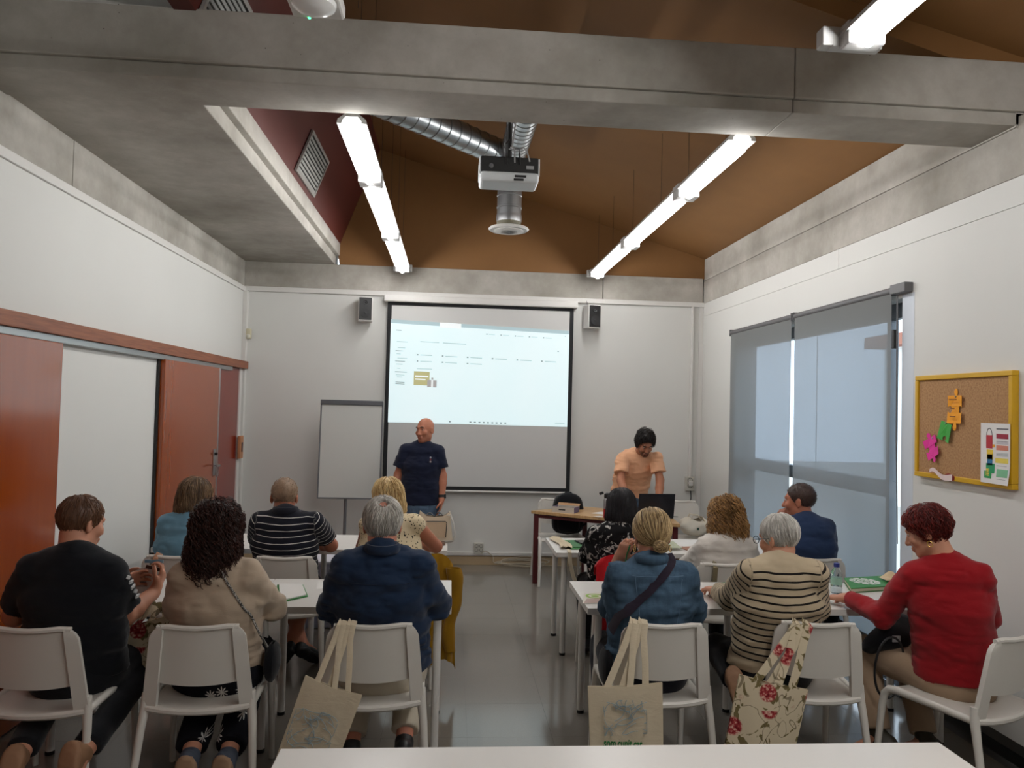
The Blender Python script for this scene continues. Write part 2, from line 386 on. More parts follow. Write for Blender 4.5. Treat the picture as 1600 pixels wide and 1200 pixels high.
# ventilation grilles in the red slope
GRM = simple('grey grille metal', (168,166,162), .4, .05, metal=.4)
def grille(y0, y1, s0, s1, label):
    d = Vector((RX+1.27, 0, RZ-3.49)).normalized(); nrm = Vector((d.z, 0, -d.x))   # facing the room
    e = empty('ventilation_grille', (-1.27, y0, 3.49)); tag(e, label, 'vent', 'grilles in the red slope')
    def Q(y, s, h): return Vector((0, y, 0)) + d*s + nrm*h
    L = y1-y0
    def bar(name, ya, yb, sa, sb, h0, h1, mat, tilt=0):
        vs = [Q(ya, sa, h0), Q(yb, sa, h0), Q(yb, sb, h0+tilt), Q(ya, sb, h0+tilt), Q(ya, sa, h1), Q(yb, sa, h1), Q(yb, sb, h1+tilt), Q(ya, sb, h1+tilt)]
        return MB().add(vs, [(0,1,2,3),(7,6,5,4),(0,4,5,1),(1,5,6,2),(2,6,7,3),(3,7,4,0)]).build(name, mat, e)
    bar('backing', 0, L, s0, s1, .002, .006, DARKGAP)
    bar('frame', 0, L, s0, s0+.025, .003, .022, GRM); bar('frame', 0, L, s1-.025, s1, .003, .022, GRM)
    bar('frame', 0, .025, s0+.025, s1-.025, .003, .022, GRM); bar('frame', L-.025, L, s0+.025, s1-.025, .003, .022, GRM)
    n = 9; w = (s1-s0-.05)/n
    for i in range(n):
        a = s0+.025+w*i; bar('slat', .025, L-.025, a+w*.15, a+w*.55, .006, .010, GRM, .008)
grille(5.88, 6.65, .04, .38, 'square ventilation grille in the red slope beyond the cross beam')
grille(3.61, 4.12, .05, .37, 'ventilation grille in the red slope nearest the camera')
# ------------------------------------------------------------------ linear luminaires
def emis(name, col, strength, base=1.0):
    t = NT(name); t.col(tuple(x*base for x in col)); t.b.inputs['Emission Color'].default_value = (*col, 1); t.b.inputs['Emission Strength'].default_value = strength
    return t.m
TUBE = emis('lit fluorescent tube', (1.0, .99, .98), TUBE_STRENGTH)
REFL = simple('white reflector enamel', (236,236,234), .22, .02, spec=.6)
HOUS = simple('luminaire housing grey', (188,188,186), .4, .03)
WIRE = simple('steel suspension wire', (60,52,46), .5, .05, metal=.5)
def luminaire(x, z, joints, label, wires, tube=None):
    y0, y1, nseg = joints[0], joints[-1], len(joints)-1
    e = empty('linear_luminaire', (x, y0, z)); tag(e, label, 'ceiling light', 'suspended fluorescent lines')
    L = y1-y0
    w = .078
    outer = [(-w, .0), (-w*.95, .022), (-w*.45, .052), (w*.45, .052), (w*.95, .022), (w, .0)]
    inner = [(w*.66, .0), (w*.62, .016), (w*.4, .036), (-w*.4, .036), (-w*.62, .016), (-w*.66, .0)]
    for k in range(nseg):
        a, b = joints[k]-y0, joints[k+1]-y0
        MB().prism(outer+inner, a, b, 'y').build('housing', HOUS, e, smooth=True, angle=.9)
        MB().prism([(-w*.65, .0005), (-w*.61, .015), (-w*.39, .0345), (w*.39, .0345), (w*.61, .015), (w*.65, .0005), (w*.63, .0005), (w*.59, .013), (w*.38, .032), (-w*.38, .032), (-w*.59, .013), (-w*.63, .0005)], a+.08, b-.08, 'y').build('reflector', REFL, e)
        MB().tube([(0, a+(.07 if k else .0), -.046), (0, b-.07, -.046)], .022, 12).build('fluorescent_tube', tube or TUBE, e, smooth=True)
        for q in ((a+.035, b-.035) if k else (b-.035,)):
            MB().box(-w*.95, w*.95, q-.035, q+.035, -.05, .04).build('end_cap', HOUS, e, bevel=.006)
    for yw, ztop in wires:
        MB().tube([(-.0, yw-y0, .05), (0, yw-y0, ztop-z)], .0016, 5).build('suspension_wire', WIRE, e)
    MB().box(-.10, .10, L-.002, L+.05, -.035, .04).build('end_bracket', HOUS, e, bevel=.004)
    return e
def roofz(x):
    return RZ + (x-RX)*(3.435-RZ)/(XR+.2-RX)
ys = (4.25, 4.95, 5.62, 6.52, 7.35, 8.1)
luminaire(-.565, 3.215, (4.0, 4.95, 6.58, 8.2), 'lit fluorescent line on the left hanging near the red slope', [(y, roofz(-.565)) for y in ys])
luminaire(1.547, 3.237, (4.0, 5.0, 6.61, 8.2), 'lit fluorescent line on the right hanging over the projector side', [(y, roofz(1.547)) for y in ys])
nl = luminaire(1.54, 3.215, (-.45, 1.17, 2.8), 'lit fluorescent line at the top right nearest the camera', [(y, roofz(1.54)) for y in (-.2, 1.2, 2.7)], emis('lit brighter fluorescent tube', (1.0, .99, .98), TUBE_STRENGTH*2.0))
MB().box(-.14, .09, 3.25, 3.31, -.03, .045).build('junction_box', HOUS, nl, bevel=.006)
# switched-off emergency unit
em = empty('emergency_light', (-.555, 2.86, 3.255)); tag(em, 'white emergency light with a green pilot lamp above the cross beam', 'emergency light')
MB().prism([(-.085, -.15), (.085, -.15), (.10, -.08), (.10, .10), (-.10, .10), (-.10, -.08)], -.02, .035, 'z').build('housing', WHITE_TRIM, em, bevel=.01)
MB().lathe([(.02, -.055), (.055, -.05), (.08, -.035), (.085, -.018)], n=24, M=Matrix.Translation((.0, -.02, 0))).build('dome', REFL, em, smooth=True)
MB().lathe([(.003, -.028), (.006, -.026), (.006, -.018)], c=(-.035, .085, 0), n=10).build('pilot_lamp', emis('green pilot lamp', (.05, 1.0, .25), 6.0), em)
for xw in (.06, .15):
    MB().tube([(xw, .09, .03), (xw, .09, roofz(-.5)-3.2)], .0016, 5).build('suspension_wire', WIRE, em)
MB().tube([(-.05, 0, .03), (-.05, 0, 1.2)], .0016, 5).build('suspension_wire', WIRE, em)

# ------------------------------------------------------------------ roller blinds
def blind_mat():
    t = NT('grey screen fabric'); c = lin((142,142,140))
    wv = t.n('ShaderNodeTexWave', bands_direction='Y'); wv.inputs['Scale'].default_value = 55; wv.inputs['Distortion'].default_value = .6; t.l(t.coord(), wv.inputs['Vector'])
    t.col(t.mix(t.math('MULTIPLY', wv.outputs['Fac'], .25), c, tuple(x*.82 for x in c))); t.set(Roughness=.8, Specular_IOR_Level=.2)
    tr = t.n('ShaderNodeBsdfTranslucent'); tr.inputs['Color'].default_value = (.62, .66, .68, 1)
    tp = t.n('ShaderNodeBsdfTransparent'); tp.inputs['Color'].default_value = (.9, .95, 1, 1)
    m1 = t.n('ShaderNodeMixShader'); m1.inputs[0].default_value = .20; t.l(t.b.outputs[0], m1.inputs[1]); t.l(tr.outputs[0], m1.inputs[2])
    m2 = t.n('ShaderNodeMixShader'); m2.inputs[0].default_value = .29; t.l(m1.outputs[0], m2.inputs[1]); t.l(tp.outputs[0], m2.inputs[2])
    t.l(m2.outputs[0], t.out.inputs['Surface']); return t.m
BLIND = blind_mat(); DGREY = simple('dark grey blind hardware', (92,92,94), .45, .05)
def blind(y0, y1, label):
    e = empty('roller_blind', (2.80, y0, 0)); tag(e, label, 'blind', 'roller blinds')
    L = y1-y0
    MB().surf(lambda u, v: (.004*math.sin(v*9+u*3)*.4, u*L, .29+v*2.27), 8, 14, .0016).build('fabric', BLIND, e, smooth=True)
    MB().tube([(.012, -.005, 2.555), (.012, L+.005, 2.555)], .024, 16).build('roller_tube', DGREY, e, smooth=True)
    MB().box(-.008, .008, 0, L, .265, .295).build('bottom_bar', DGREY, e, bevel=.004)
    for q in (-.012, L+.012):
        MB().box(-.012, .034, q-.006, q+.006, 2.52, 2.585).build('bracket', DGREY, e, bevel=.002)
    return e
b1 = blind(4.645, 6.02, 'near grey roller blind of the tall window, beside the cork board')
b2 = blind(6.085, 7.45, 'far grey roller blind of the tall window, beside the front corner')
MB().box(-.025, .032, -.18, -.02, 2.525, 2.585).build('cassette_end', DGREY, b1, bevel=.004)
MB().tube([(.0, -.06, 2.53), (.0, -.065, 1.6), (.01, -.075, .95)], .0025, 5).build('pull_chain', DGREY, b1)
MB().tube([(.012, -.05, 2.53), (.012, -.055, 1.6), (.01, -.075, .95)], .0025, 5).build('pull_chain', DGREY, b1)
MB().box(-.01, .02, -.045, -.02, 2.18, 2.30).build('chain_weight', BLACK, b1, bevel=.003)
# ------------------------------------------------------------------ projection screen
sc = empty('projection_screen', (.303, 8.36, 0)); tag(sc, 'pull-down projection screen with black border on the front wall', 'screen')
SCW = simple('matt white screen cloth', (206,206,204), .8, .015, 3); SBK = simple('black screen border', (18,19,22), .8, .05)
MB().box(-1.005, 1.005, -.001, .001, .845, 2.855).build('cloth', SCW, sc)
for a in ((-1.03, -.985, .82, 2.88), (.985, 1.03, .82, 2.88), (-.985, .985, .82, .862), (-.985, .985, 2.83, 2.88)):
    MB().box(a[0], a[1], -.003, .002, a[2], a[3]).build('border', SBK, sc)
MB().box(-1.07, 1.07, -.05, .045, 2.865, 2.94).build('case', WHITE_TRIM, sc, bevel=.012)
MB().tube([(-1.045, 0, .81), (1.045, 0, .81)], .012, 10).build('bottom_bar', WHITE_TRIM, sc, smooth=True)
MB().tube([(.0+.03*math.cos(a), 0, .785+.022*math.sin(a)) for a in [2*PI*i/14 for i in range(15)]], .003, 6).build('pull_loop', WHITE_TRIM, sc, smooth=True)
# the projected picture lies on the cloth; slightly keystoned as in the room
pic = empty('projected_picture', (.303, 8.356, 0)); tag(pic, 'bright projected browser window with a small thumbnail on the screen', 'projection')
def px_(u, v):                       # u,v in 0..1 of the picture, v from the top
    zl, zr, bl, br = 2.675, 2.612, 1.548, 1.543
    x = -.99 + 1.975*u; top = zl+(zr-zl)*u; bot = bl+(br-bl)*u
    return x, top+(bot-top)*v
def patch(name, u0, u1, v0, v1, mat, y=-.0006):
    q = [px_(u0, v0), px_(u1, v0), px_(u1, v1), px_(u0, v1)]
    vs = [(p[0], y, p[1]) for p in q] + [(p[0], y+.0004, p[1]) for p in q]
    return MB().add(vs, [(0,1,2,3),(7,6,5,4),(0,4,5,1),(1,5,6,2),(2,6,7,3),(3,7,4,0)]).build(name, mat, pic)
def screen_page():
    t = NT('projected page light'); c = (.76, .97, 1.0)
    g = t.noise(1.1, 2); col = t.mix(g, (.70, .95, .985), (.86, .985, 1.0))
    t.col((.25,.25,.25)); t.l(col, t.b.inputs['Emission Color']); t.b.inputs['Emission Strength'].default_value = IMAGE_STRENGTH; return t.m
patch('page', 0, 1, 0, 1, screen_page())
G1 = emis('projected tab bar light', (.55, .72, .76), .75*IMAGE_STRENGTH, .2); G2 = emis('projected grey text light', (.40, .50, .50), .55*IMAGE_STRENGTH, .2)
G3 = emis('projected pale text light', (.58, .76, .76), .8*IMAGE_STRENGTH, .2); GW = emis('projected white light', (.95, 1, 1), IMAGE_STRENGTH, .2)
YL = emis('projected straw light', (.62, .58, .28), .8*IMAGE_STRENGTH, .2); GR = emis('projected grey suit light', (.50, .47, .46), .8*IMAGE_STRENGTH, .2)
patch('tab_bar', 0, .27, 0, .036, G1, -.0012); patch('tab_bar', .39, 1, 0, .036, G1, -.0012); patch('tab_bar', .27, .39, 0, .05, GW, -.0012)
for i, v in enumerate((.10, .21, .27, .30, .33, .37, .40, .43, .47, .505, .535, .555)):
    patch('menu_line', .03+.006*(i % 3), .06+.012*((i*7) % 4), v, v+.006, G3 if i % 3 else G2, -.0012)
patch('menu_line', .035, .085, .605, .611, G2, -.0012); patch('menu_line', .035, .085, .622, .628, G2, -.0012)
for u in (.53, .61, .69, .77, .85): patch('bookmark', u, u+.008, .083, .093, G2, -.0012); patch('bookmark_text', u+.015, u+.05, .086, .091, G3, -.0012)
for k in range(6):
    u = .148+.139*k; patch('folder_icon', u, u+.009, .325, .338, G2, -.0012); patch('folder_text', u+.02, u+.085, .328, .336, G3, -.0012)
for k in range(3):
    u = .148+.139*k; patch('folder_icon', u, u+.009, .388, .40, G2, -.0012); patch('folder_text', u+.02, u+.085, .391, .398, G3, -.0012)
patch('crumb', .165, .27, .198, .204, G3, -.0012); patch('crumb', .29, .42, .198, .206, G3, -.0012)
patch('caption', .15, .235, .465, .472, G3, -.0012)
patch('thumbnail', .135, .222, .495, .63, YL, -.0012); patch('thumbnail_line', .142, .215, .535, .55, GW, -.0018); patch('thumbnail_line', .142, .20, .565, .578, GW, -.0018)
patch('thumbnail_figure', .21, .262, .575, .645, GR, -.0018); patch('thumbnail_figure', .232, .242, .575, .645, GW, -.0024)
patch('thumbnail_figure', .232, .243, .552, .572, GR, -.0018)
for u in (.335, .45, .475, .50, .524, .548, .572, .596, .62, .645): patch('taskbar_icon', u, u+.011, .972, .986, G2, -.0012)
patch('tray_text', .93, .985, .962, .968, G3, -.0012); patch('tray_text', .975, .98, .055, .062, G2, -.0012); patch('profile_dot', .935, .942, .215, .226, G2, -.0012)

# ------------------------------------------------------------------ speakers
def speaker(x, z, rz, label):
    e = empty('wall_speaker', (x, 8.30, z), rz); tag(e, label, 'speaker', 'wall speakers')
    MB().box(-.075, .075, -.06, .085, -.13, .13).build('cabinet', WHITE_TRIM, e, bevel=.008)
    MB().box(-.067, .067, -.066, -.058, -.118, .122).build('baffle', BLACK, e, bevel=.003)
    G = simple('speaker cone', (34,34,35), .7, .1)
    for zc, r in ((-.045, .052), (.07, .026)):
        MB().lathe([(r, 0), (r, .006), (r*.9, .007), (r*.35, .001), (r*.2, .004), (0.002, .006)], n=24, M=Matrix.Translation((0, -.066, zc)) @ Matrix.Rotation(PI/2, 4, 'X')).build('cone', G, e, smooth=True)
    MB().box(-.02, .02, .085, .13, -.03, .03).build('bracket', BLACK, e, bevel=.003)
    return e
speaker(-.96, 2.765, .12, 'small black and white speaker left of the projection screen')
sp = speaker(1.535, 2.77, .25, 'small black and white speaker right of the projection screen')
MB().tube([(-.03, .08, .12), (-.03, .09, .17), (-.035, .1, .2)], .003, 5).build('cable', BLACK, sp)

# ------------------------------------------------------------------ flip chart
fc = empty('flip_chart', (-1.02, 7.9, 0)); tag(fc, 'white flip chart board on a grey stand left of the screen', 'flip chart')
GF = simple('grey flip chart metal', (120,122,126), .4, .05, metal=.3)
Mt = Matrix.Translation((0, 0, 1.27)) @ Matrix.Rotation(-.05, 4, 'X')
MB().box(-.305, .305, -.008, .008, -.49, .46, M=Mt).build('board', simple('white board enamel', (204,206,202), .28, .015, 2), fc, bevel=.002)
for a in ((-.32, -.305, -.5, .47), (.305, .32, -.5, .47), (-.32, .32, -.505, -.49)):
    MB().box(a[0], a[1], -.012, .012, a[2], a[3], M=Mt).build('frame', GF, fc, bevel=.003)
MB().box(-.32, .32, -.022, .014, .455, .505, M=Mt).build('paper_clamp', simple('dark grey clamp', (86,88,92), .4, .05), fc, bevel=.006)
MB().tube([(-.04, .04, .06), (-.04, .04, .8)], .016, 12).build('pole', GF, fc, smooth=True)
MB().tube([(-.04, .04, .7), (-.04, .03, 1.6)], .013, 12).build('pole', GF, fc, smooth=True)
for k in range(5):
    a = 2*PI*k/5+.3; MB().tube([(-.04, .04, .07), (-.04+.3*math.cos(a), .04+.3*math.sin(a), .03)], .014, 8).build('foot', GF, fc, smooth=True)

# ------------------------------------------------------------------ wall devices
pir = empty('motion_sensor', (-2.205, 8.37, 2.466)); tag(pir, 'cream motion sensor in the left front corner', 'sensor')
MB().box(-.028, .028, -.022, .022, -.055, .055).build('body', simple('cream plastic', (196,188,160), .5, .04), pir, bevel=.01)
MB().lathe([(.022, -.03), (.024, -.012), (.018, .002), (.004, .006)], n=14, M=Matrix.Translation((0, -.02, -.01)) @ Matrix.Rotation(.3, 4, 'X')).build('lens', simple('milky lens', (208,204,188), .3, .03), pir, smooth=True)
swb = empty('switch_box', (XL+.06, 8.25, 1.25)); tag(swb, 'wood coloured switch plate at the end of the left wall', 'switch')
WB = simple('light wood', (176,122,84), .5, .08)
MB().box(-.02, .012, -.055, .055, -.12, .12).build('plate', WB, swb, bevel=.005); MB().box(.012, .018, -.022, .022, -.05, .05).build('rocker', simple('dark rocker', (66,36,28), .4), swb, bevel=.003)
def outlet(x, z, w, h, label, rows, cols):
    e = empty('power_outlet', (x, 8.40, z)); tag(e, label, 'outlet')
    MB().box(-w/2, w/2, -.035, .012, -h/2, h/2).build('housing', simple('off white plastic', (190,188,178), .45, .03), e, bevel=.006)
    for i in range(cols):
        for j in range(rows):
            c = ((i-(cols-1)/2)*w/cols*.95, -.035, (j-(rows-1)/2)*h/(rows+.6)*.95+h*.06)
            r = min(w/cols, h/rows)*.36
            MB().lathe([(r, -.001), (r, .002), (r*.85, .0025), (r*.8, -.0005)], n=16, M=Matrix.Translation(c) @ Matrix.Rotation(PI/2, 4, 'X')).build('socket', simple('dark socket well', (74,74,72), .6), e, smooth=True)
    return e
outlet(.343, .185, .105, .12, 'four-way power outlet low on the front wall', 2, 2)
o2 = outlet(2.70, .935, .10, .16, 'power outlet with a plugged cable in the right front corner', 2, 1)
MB().box(-.02, .02, -.075, -.035, -.02, .035).build('plug', WHITE_TRIM, o2, bevel=.006)
MB().box(-.012, .012, -.028, .012, .08, 2.0).build('conduit', WHITE_TRIM, o2, bevel=.003)
def cord(name, pts, r, mat, label, cat='cord'):
    """a cable smoothed through its points"""
    P = [Vector(p) for p in pts]; out = []
    for i in range(len(P)-1):
        p0, p1, p2, p3 = P[max(i-1, 0)], P[i], P[i+1], P[min(i+2, len(P)-1)]
        for k in range(6):
            t = k/6; out.append(.5*((2*p1)+(p2-p0)*t+(2*p0-5*p1+4*p2-p3)*t*t+(3*p1-p0-3*p2+p3)*t**3))
    out.append(P[-1]); o = MB().tube(out, r, 6).build(name, mat, smooth=True); tag(o, label, cat); return o
cord('power_cable', [(2.70, 8.35, .86), (2.70, 8.33, .78), (2.66, 8.28, .66), (2.60, 8.1, .55), (2.60, 7.95, .30), (2.59, 7.95, .02), (2.5, 7.7, .008), (2.3, 7.3, .008)], .006, BLACK, 'black cable dropping from the corner outlet')
CB = simple('beige cable', (170,160,142), .6, .05)
rr = random.Random(3); pts = [(.36, 8.37, .13), (.42, 8.36, .16), (.5, 8.36, .10), (.55, 8.33, .03)]
for k in range(22):
    a = k*1.35; pts.append((.82+.30*math.cos(a)*(.6+.5*rr.random()), 8.30+.05*math.sin(a), .012+.05*abs(math.sin(a*.7))*rr.random()+.05*(1+math.sin(a))*.5))
cord('extension_cable', pts+[(1.3, 8.33, .01), (1.5, 8.33, .008)], .005, CB, 'beige cable tangled on the floor below the screen')

# ------------------------------------------------------------------ projector and air duct
pj = empty('projector', (.308, 4.5, 3.08)); tag(pj, 'ceiling projector with dark top and pale front hanging from a black pole', 'projector')
PW = simple('projector white', (206,210,212), .4, .03)
MB().box(-.178, .178, -.02, .19, .012, .075).build('lower_shell', PW, pj, bevel=.02, seg=3)
MB().box(-.172, .172, -.012, .185, .072, .165).build('connector_panel', BLACK, pj, bevel=.006)
MB().box(-.182, -.172, -.01, .185, .055, .16).build('side_vent', PW, pj, bevel=.003); MB().box(.172, .182, -.01, .185, .055, .16).build('side_vent', PW, pj, bevel=.003)
for z_, x0, x1 in ((.04, .03, .10), (.02, .025, .085)): MB().box(x0, x1, -.024, -.018, z_, z_+.014).build('slot', BLACK, pj, bevel=.002)
MB().box(.10, .145, -.0135, -.0115, .095, .115).build('plate', ALU, pj)
MB().lathe([(.012, 0), (.014, .004), (.004, .006)], n=14, M=Matrix.Translation((-.11, -.013, .105)) @ Matrix.Rotation(PI/2, 4, 'X')).build('port', DGREY, pj)
MB().lathe([(.045, 0), (.045, .02), (.035, .022)], n=20, M=Matrix.Translation((-.08, .19, .07)) @ Matrix.Rotation(-PI/2, 4, 'X')).build('lens', BLACK, pj, smooth=True)
MB().box(-.05, .05, .06, .16, .165, .19).build('mount_plate', BLACK, pj, bevel=.004)
MB().tube([(0, .11, .185), (.0, .11, .40), (.0, .09, .43), (0, .0, .44), (0, -.56, .44)], .02, 12).build('pole', BLACK, pj, smooth=True)
for k, (a, b, c) in enumerate((((.03, -.012, .13), (.02, -.06, .2), (.01, .07, .25)), ((.06, -.012, .12), (.05, -.08, .19), (.0, .07, .24)), ((.12, -.012, .14), (.08, -.05, .21), (.02, .08, .23)), ((-.02, -.012, .12), (-.03, -.07, .22), (.0, .08, .3)), ((.02, .09, .26), (.035, .08, .4), (.01, .1, .6)))):
    MB().tube([a, tuple((a[i]+b[i])/2+(.02 if i == 2 else 0) for i in range(3)), b, tuple((c[i]+b[i])/2 for i in range(3)), c], .005, 6).build('cable', BLACK if k % 2 else simple('grey cable', (150,150,150), .5), pj, smooth=True)
def duct_mat():
    t = NT('galvanised duct'); c = lin((176,180,182))
    f = t.noise(14, 4); t.col(t.mix(f, tuple(x*.8 for x in c), c)); t.set(Metallic=.95, Roughness=.34); t.bump(t.noise(40, 2), .06, .004); return t.m
DUCT = duct_mat()
def ribbed(p0, p1, r, step, name, parent):
    p0, p1 = Vector(p0), Vector(p1); L = (p1-p0).length; n = int(L/step); P = []; R_ = []
    for k in range(n):
        for q, rr_ in ((0, r), (.80, r), (.84, r*1.045), (.92, r*1.045), (.94, r*.97), (.98, r*.97)):
            P.append(p0+(p1-p0)*((k+q)/n)); R_.append(rr_)
    P.append(p1); R_.append(r)
    return MB().tube(P, R_, 28).build(name, DUCT, parent, smooth=True, angle=.5)
du = empty('air_duct', (.43, 6.2, 3.2)); tag(du, 'silver spiral air duct with a round ceiling diffuser behind the projector', 'air duct')
zc = 3.76-3.2
ribbed((.0, .0, .10), (.0, .0, zc-.16), .1, .085, 'drop_pipe', du)
MB().tube([(0, 0, zc-.17), (0, -.015, zc-.1), (0, -.06, zc-.03), (0, -.13, zc)], .1, 28).build('elbow', DUCT, du, smooth=True)
ribbed((0, -.12, zc), (.035, -1.83, zc+.02), .1, .075, 'main_pipe', du)
ribbed((-.05, -.2, zc+.0), (-1.36, -1.5, zc+.02), .1, .1, 'branch_pipe', du)
MB().lathe([(.103, .07), (.106, .10), (.103, .13)], n=28).build('collar', ALU, du, smooth=True)
MB().lathe([(.1, .02), (.102, .085)], n=28).build('neck', simple('olive duct tape', (98,94,74), .5, .08), du, smooth=True)
MB().lathe([(.05, .0), (.155, .0), (.168, .012), (.16, .022), (.1, .03)], n=36).build('diffuser_ring', WHITE_TRIM, du, smooth=True)
for r in (.045, .08, .115): MB().lathe([(r-.012, -.012), (r+.008, -.004), (r+.004, .002), (r-.014, -.006)], n=32).build('diffuser_cone', WHITE_TRIM, du, smooth=True)
MB().lathe([(.003, -.014), (.02, -.012), (.022, -.004)], n=16).build('diffuser_cap', DGREY, du)

# ------------------------------------------------------------------ cork board with its papers
cb = empty('cork_board', (XR-.004, 3.98, 1.695)); tag(cb, 'cork notice board with a yellow frame on the right wall', 'notice board')
t = NT('cork'); f = t.noise(90, 5, .7); t.col(t.ramp(f, [(.3, lin((136,100,66))), (.5, lin((168,128,88))), (.7, lin((184,146,104)))])).set(Roughness=.9); t.bump(f, .25, .002); CORK = t.m
YF = simple('yellow lacquer', (206,160,20), .4, .05)
MB().box(-.022, 0, -.39, .39, -.28, .28).build('cork', CORK, cb)
for a in ((-.4, .4, .272, .3), (-.4, .4, -.3, -.272), (-.4, -.372, -.272, .272), (.372, .4, -.272, .272)):
    MB().box(-.034, .004, a[0], a[1], a[2], a[3]).build('frame', YF, cb, bevel=.004)
def puzzle(cy, cz, w, h, ang, rgb, label, k, lines=False):
    """a jigsaw piece of coloured card standing off the cork; outline in the wall plane (y to the left of the photo is larger)"""
    pts = []
    def side(p0, p1, knob):
        p0, p1 = Vector(p0), Vector(p1); d = p1-p0; n = Vector((d.y, -d.x)); r = .13
        out = [p0]
        if knob:
            out.append(p0+d*.42)
            for i in range(9):
                a = -2.3+4.6*i/8; out.append(p0+d*.5+n*(knob*(r*1.0+.0)) + (n*math.cos(a)*knob+d*math.sin(a))*r)
            out.append(p0+d*.58)
        return out
    c = [(-.5, -.5), (.5, -.5), (.5, .5), (-.5, .5)]
    for i in range(4): pts += side(c[i], c[(i+1) % 4], k[i])
    ca, sa = math.cos(ang), math.sin(ang)
    poly = [((p.x*w*ca-p.y*h*sa), (p.x*w*sa+p.y*h*ca)) for p in pts]
    e = empty('puzzle_card', (XR-.028, cy, cz)); tag(e, label, 'paper', 'puzzle shaped cards on the cork board')
    b = MB().prism(poly, -.0015, 0, 'x'); card = b.build('card', simple('card '+label[:12], rgb, .6, .05), e)
    for q in card.data.vertices: q.co.x -= .02*abs(q.co.y)/w + .012*max(0, -q.co.z)/h
    if lines:
        DK = simple('printed brown', (120,70,20), .7)
        for zz, ww in ((.36, .3), (.03, .16), (-.25, .22)): MB().box(-.024, -.022, -ww*w*.9, ww*w*.9, zz*h-.004, zz*h+.002).build('print_line', DK, e)
    MB().lathe([(.005, 0), (.005, .008), (.002, .010)], n=10, M=Matrix.Translation((0, 0, h*.46)) @ Matrix.Rotation(-PI/2, 4, 'Y')).build('pin', ALU, e)
    return e
puzzle(4.013, 1.795, .115, .155, 0, (240,160,20), 'orange puzzle card pinned highest on the cork board', (1, -1, 1, -1), True)
puzzle(4.095, 1.668, .10, .105, .25, (60,160,60), 'green puzzle card between the orange and the pink one', (-1, 0, 1, 0))
puzzle(4.215, 1.572, .11, .12, -.45, (222,44,150), 'pink puzzle card at the left of the cork board', (1, -1, 1, -1))
po = empty('poster_sheet', (XR-.040, 3.69, 1.57)); tag(po, 'printed sheet with a coloured diagram at the right of the cork board', 'poster')
PAPER = simple('white paper', (226,224,222), .7, .02)
CURL = lambda u, v: (-.004-.012*max(0, .25-v)*4*u, .105-.21*u, -.155+.31*v)
MB().surf(CURL, 8, 10, .0006).build('sheet', PAPER, po, smooth=True)
def pp(name, u0, u1, v0, v1, rgb):
    m_ = bpy.data.materials.get('print %d %d %d' % rgb) or simple('print %d %d %d' % rgb, rgb, .7, .03)
    return MB().surf(lambda u, v: tuple(Vector(CURL(u0+(u1-u0)*u, v0+(v1-v0)*v))+Vector((-.0012, 0, 0))), 3, 4, .0004).build(name, m_, po)
pp('print_band', .55, .95, .9, .92, (90,90,96)); pp('print_band', .55, .95, .75, .83, (150,40,60)); pp('print_band', .55, .95, .56, .64, (206,130,110))
pp('print_band', .52, .95, .35, .43, (226,206,90)); pp('print_band', .57, .95, .12, .25, (120,180,140)); pp('print_text', .55, .95, .46, .52, (196,200,200)); pp('print_text', .55, .95, .66, .72, (200,196,200))
for v in (.70, .49, .30, .08): pp('print_text', .56, .9, v, v+.006, (130,130,134))
pp('diagram_tower', .2, .42, .58, .80, (170,40,52)); pp('diagram_tower', .22, .44, .40, .56, (222,190,60)); pp('diagram_blob', .24, .42, .30, .48, (40,110,150))
pp('diagram_blob', .2, .5, .17, .33, (30,140,90)); pp('diagram_blob', .14, .4, .08, .20, (40,150,80)); pp('diagram_blob', .2, .32, .12, .24, (210,190,70)); pp('diagram_dot', .42, .5, .60, .65, (220,150,40))
MB().surf(lambda u, v: tuple(Vector(CURL(.31+.10*math.cos(PI*u)*(1-.12*v), .80+.12*math.sin(PI*u)*(1-.1*v)))+Vector((-.0014, 0, 0))), 14, 1, .0004).build('diagram_arch', BLACK, po)
rp_ = empty('ribbon_scrap', (XR-.04, 4.12, 1.425)); tag(rp_, 'curled white and red paper strip on the lower edge of the cork board', 'paper')
MB().surf(lambda u, v: (-.006-.012*math.sin(u*PI), .10-.2*u, .012-.03*u*u+.012*math.sin(u*7)+.018*(v-.5)*(1+u)), 14, 3, .0008).build('strip', simple('pale pink paper', (226,206,204), .7), rp_, smooth=True)
MB().surf(lambda u, v: (.0, -.02-.09*u, -.012+.022*(v-.5)*2*math.sin(.4+u*2.3)), 10, 3, .001).build('red_end', simple('dark red paper', (140,24,30), .6), rp_, smooth=True)
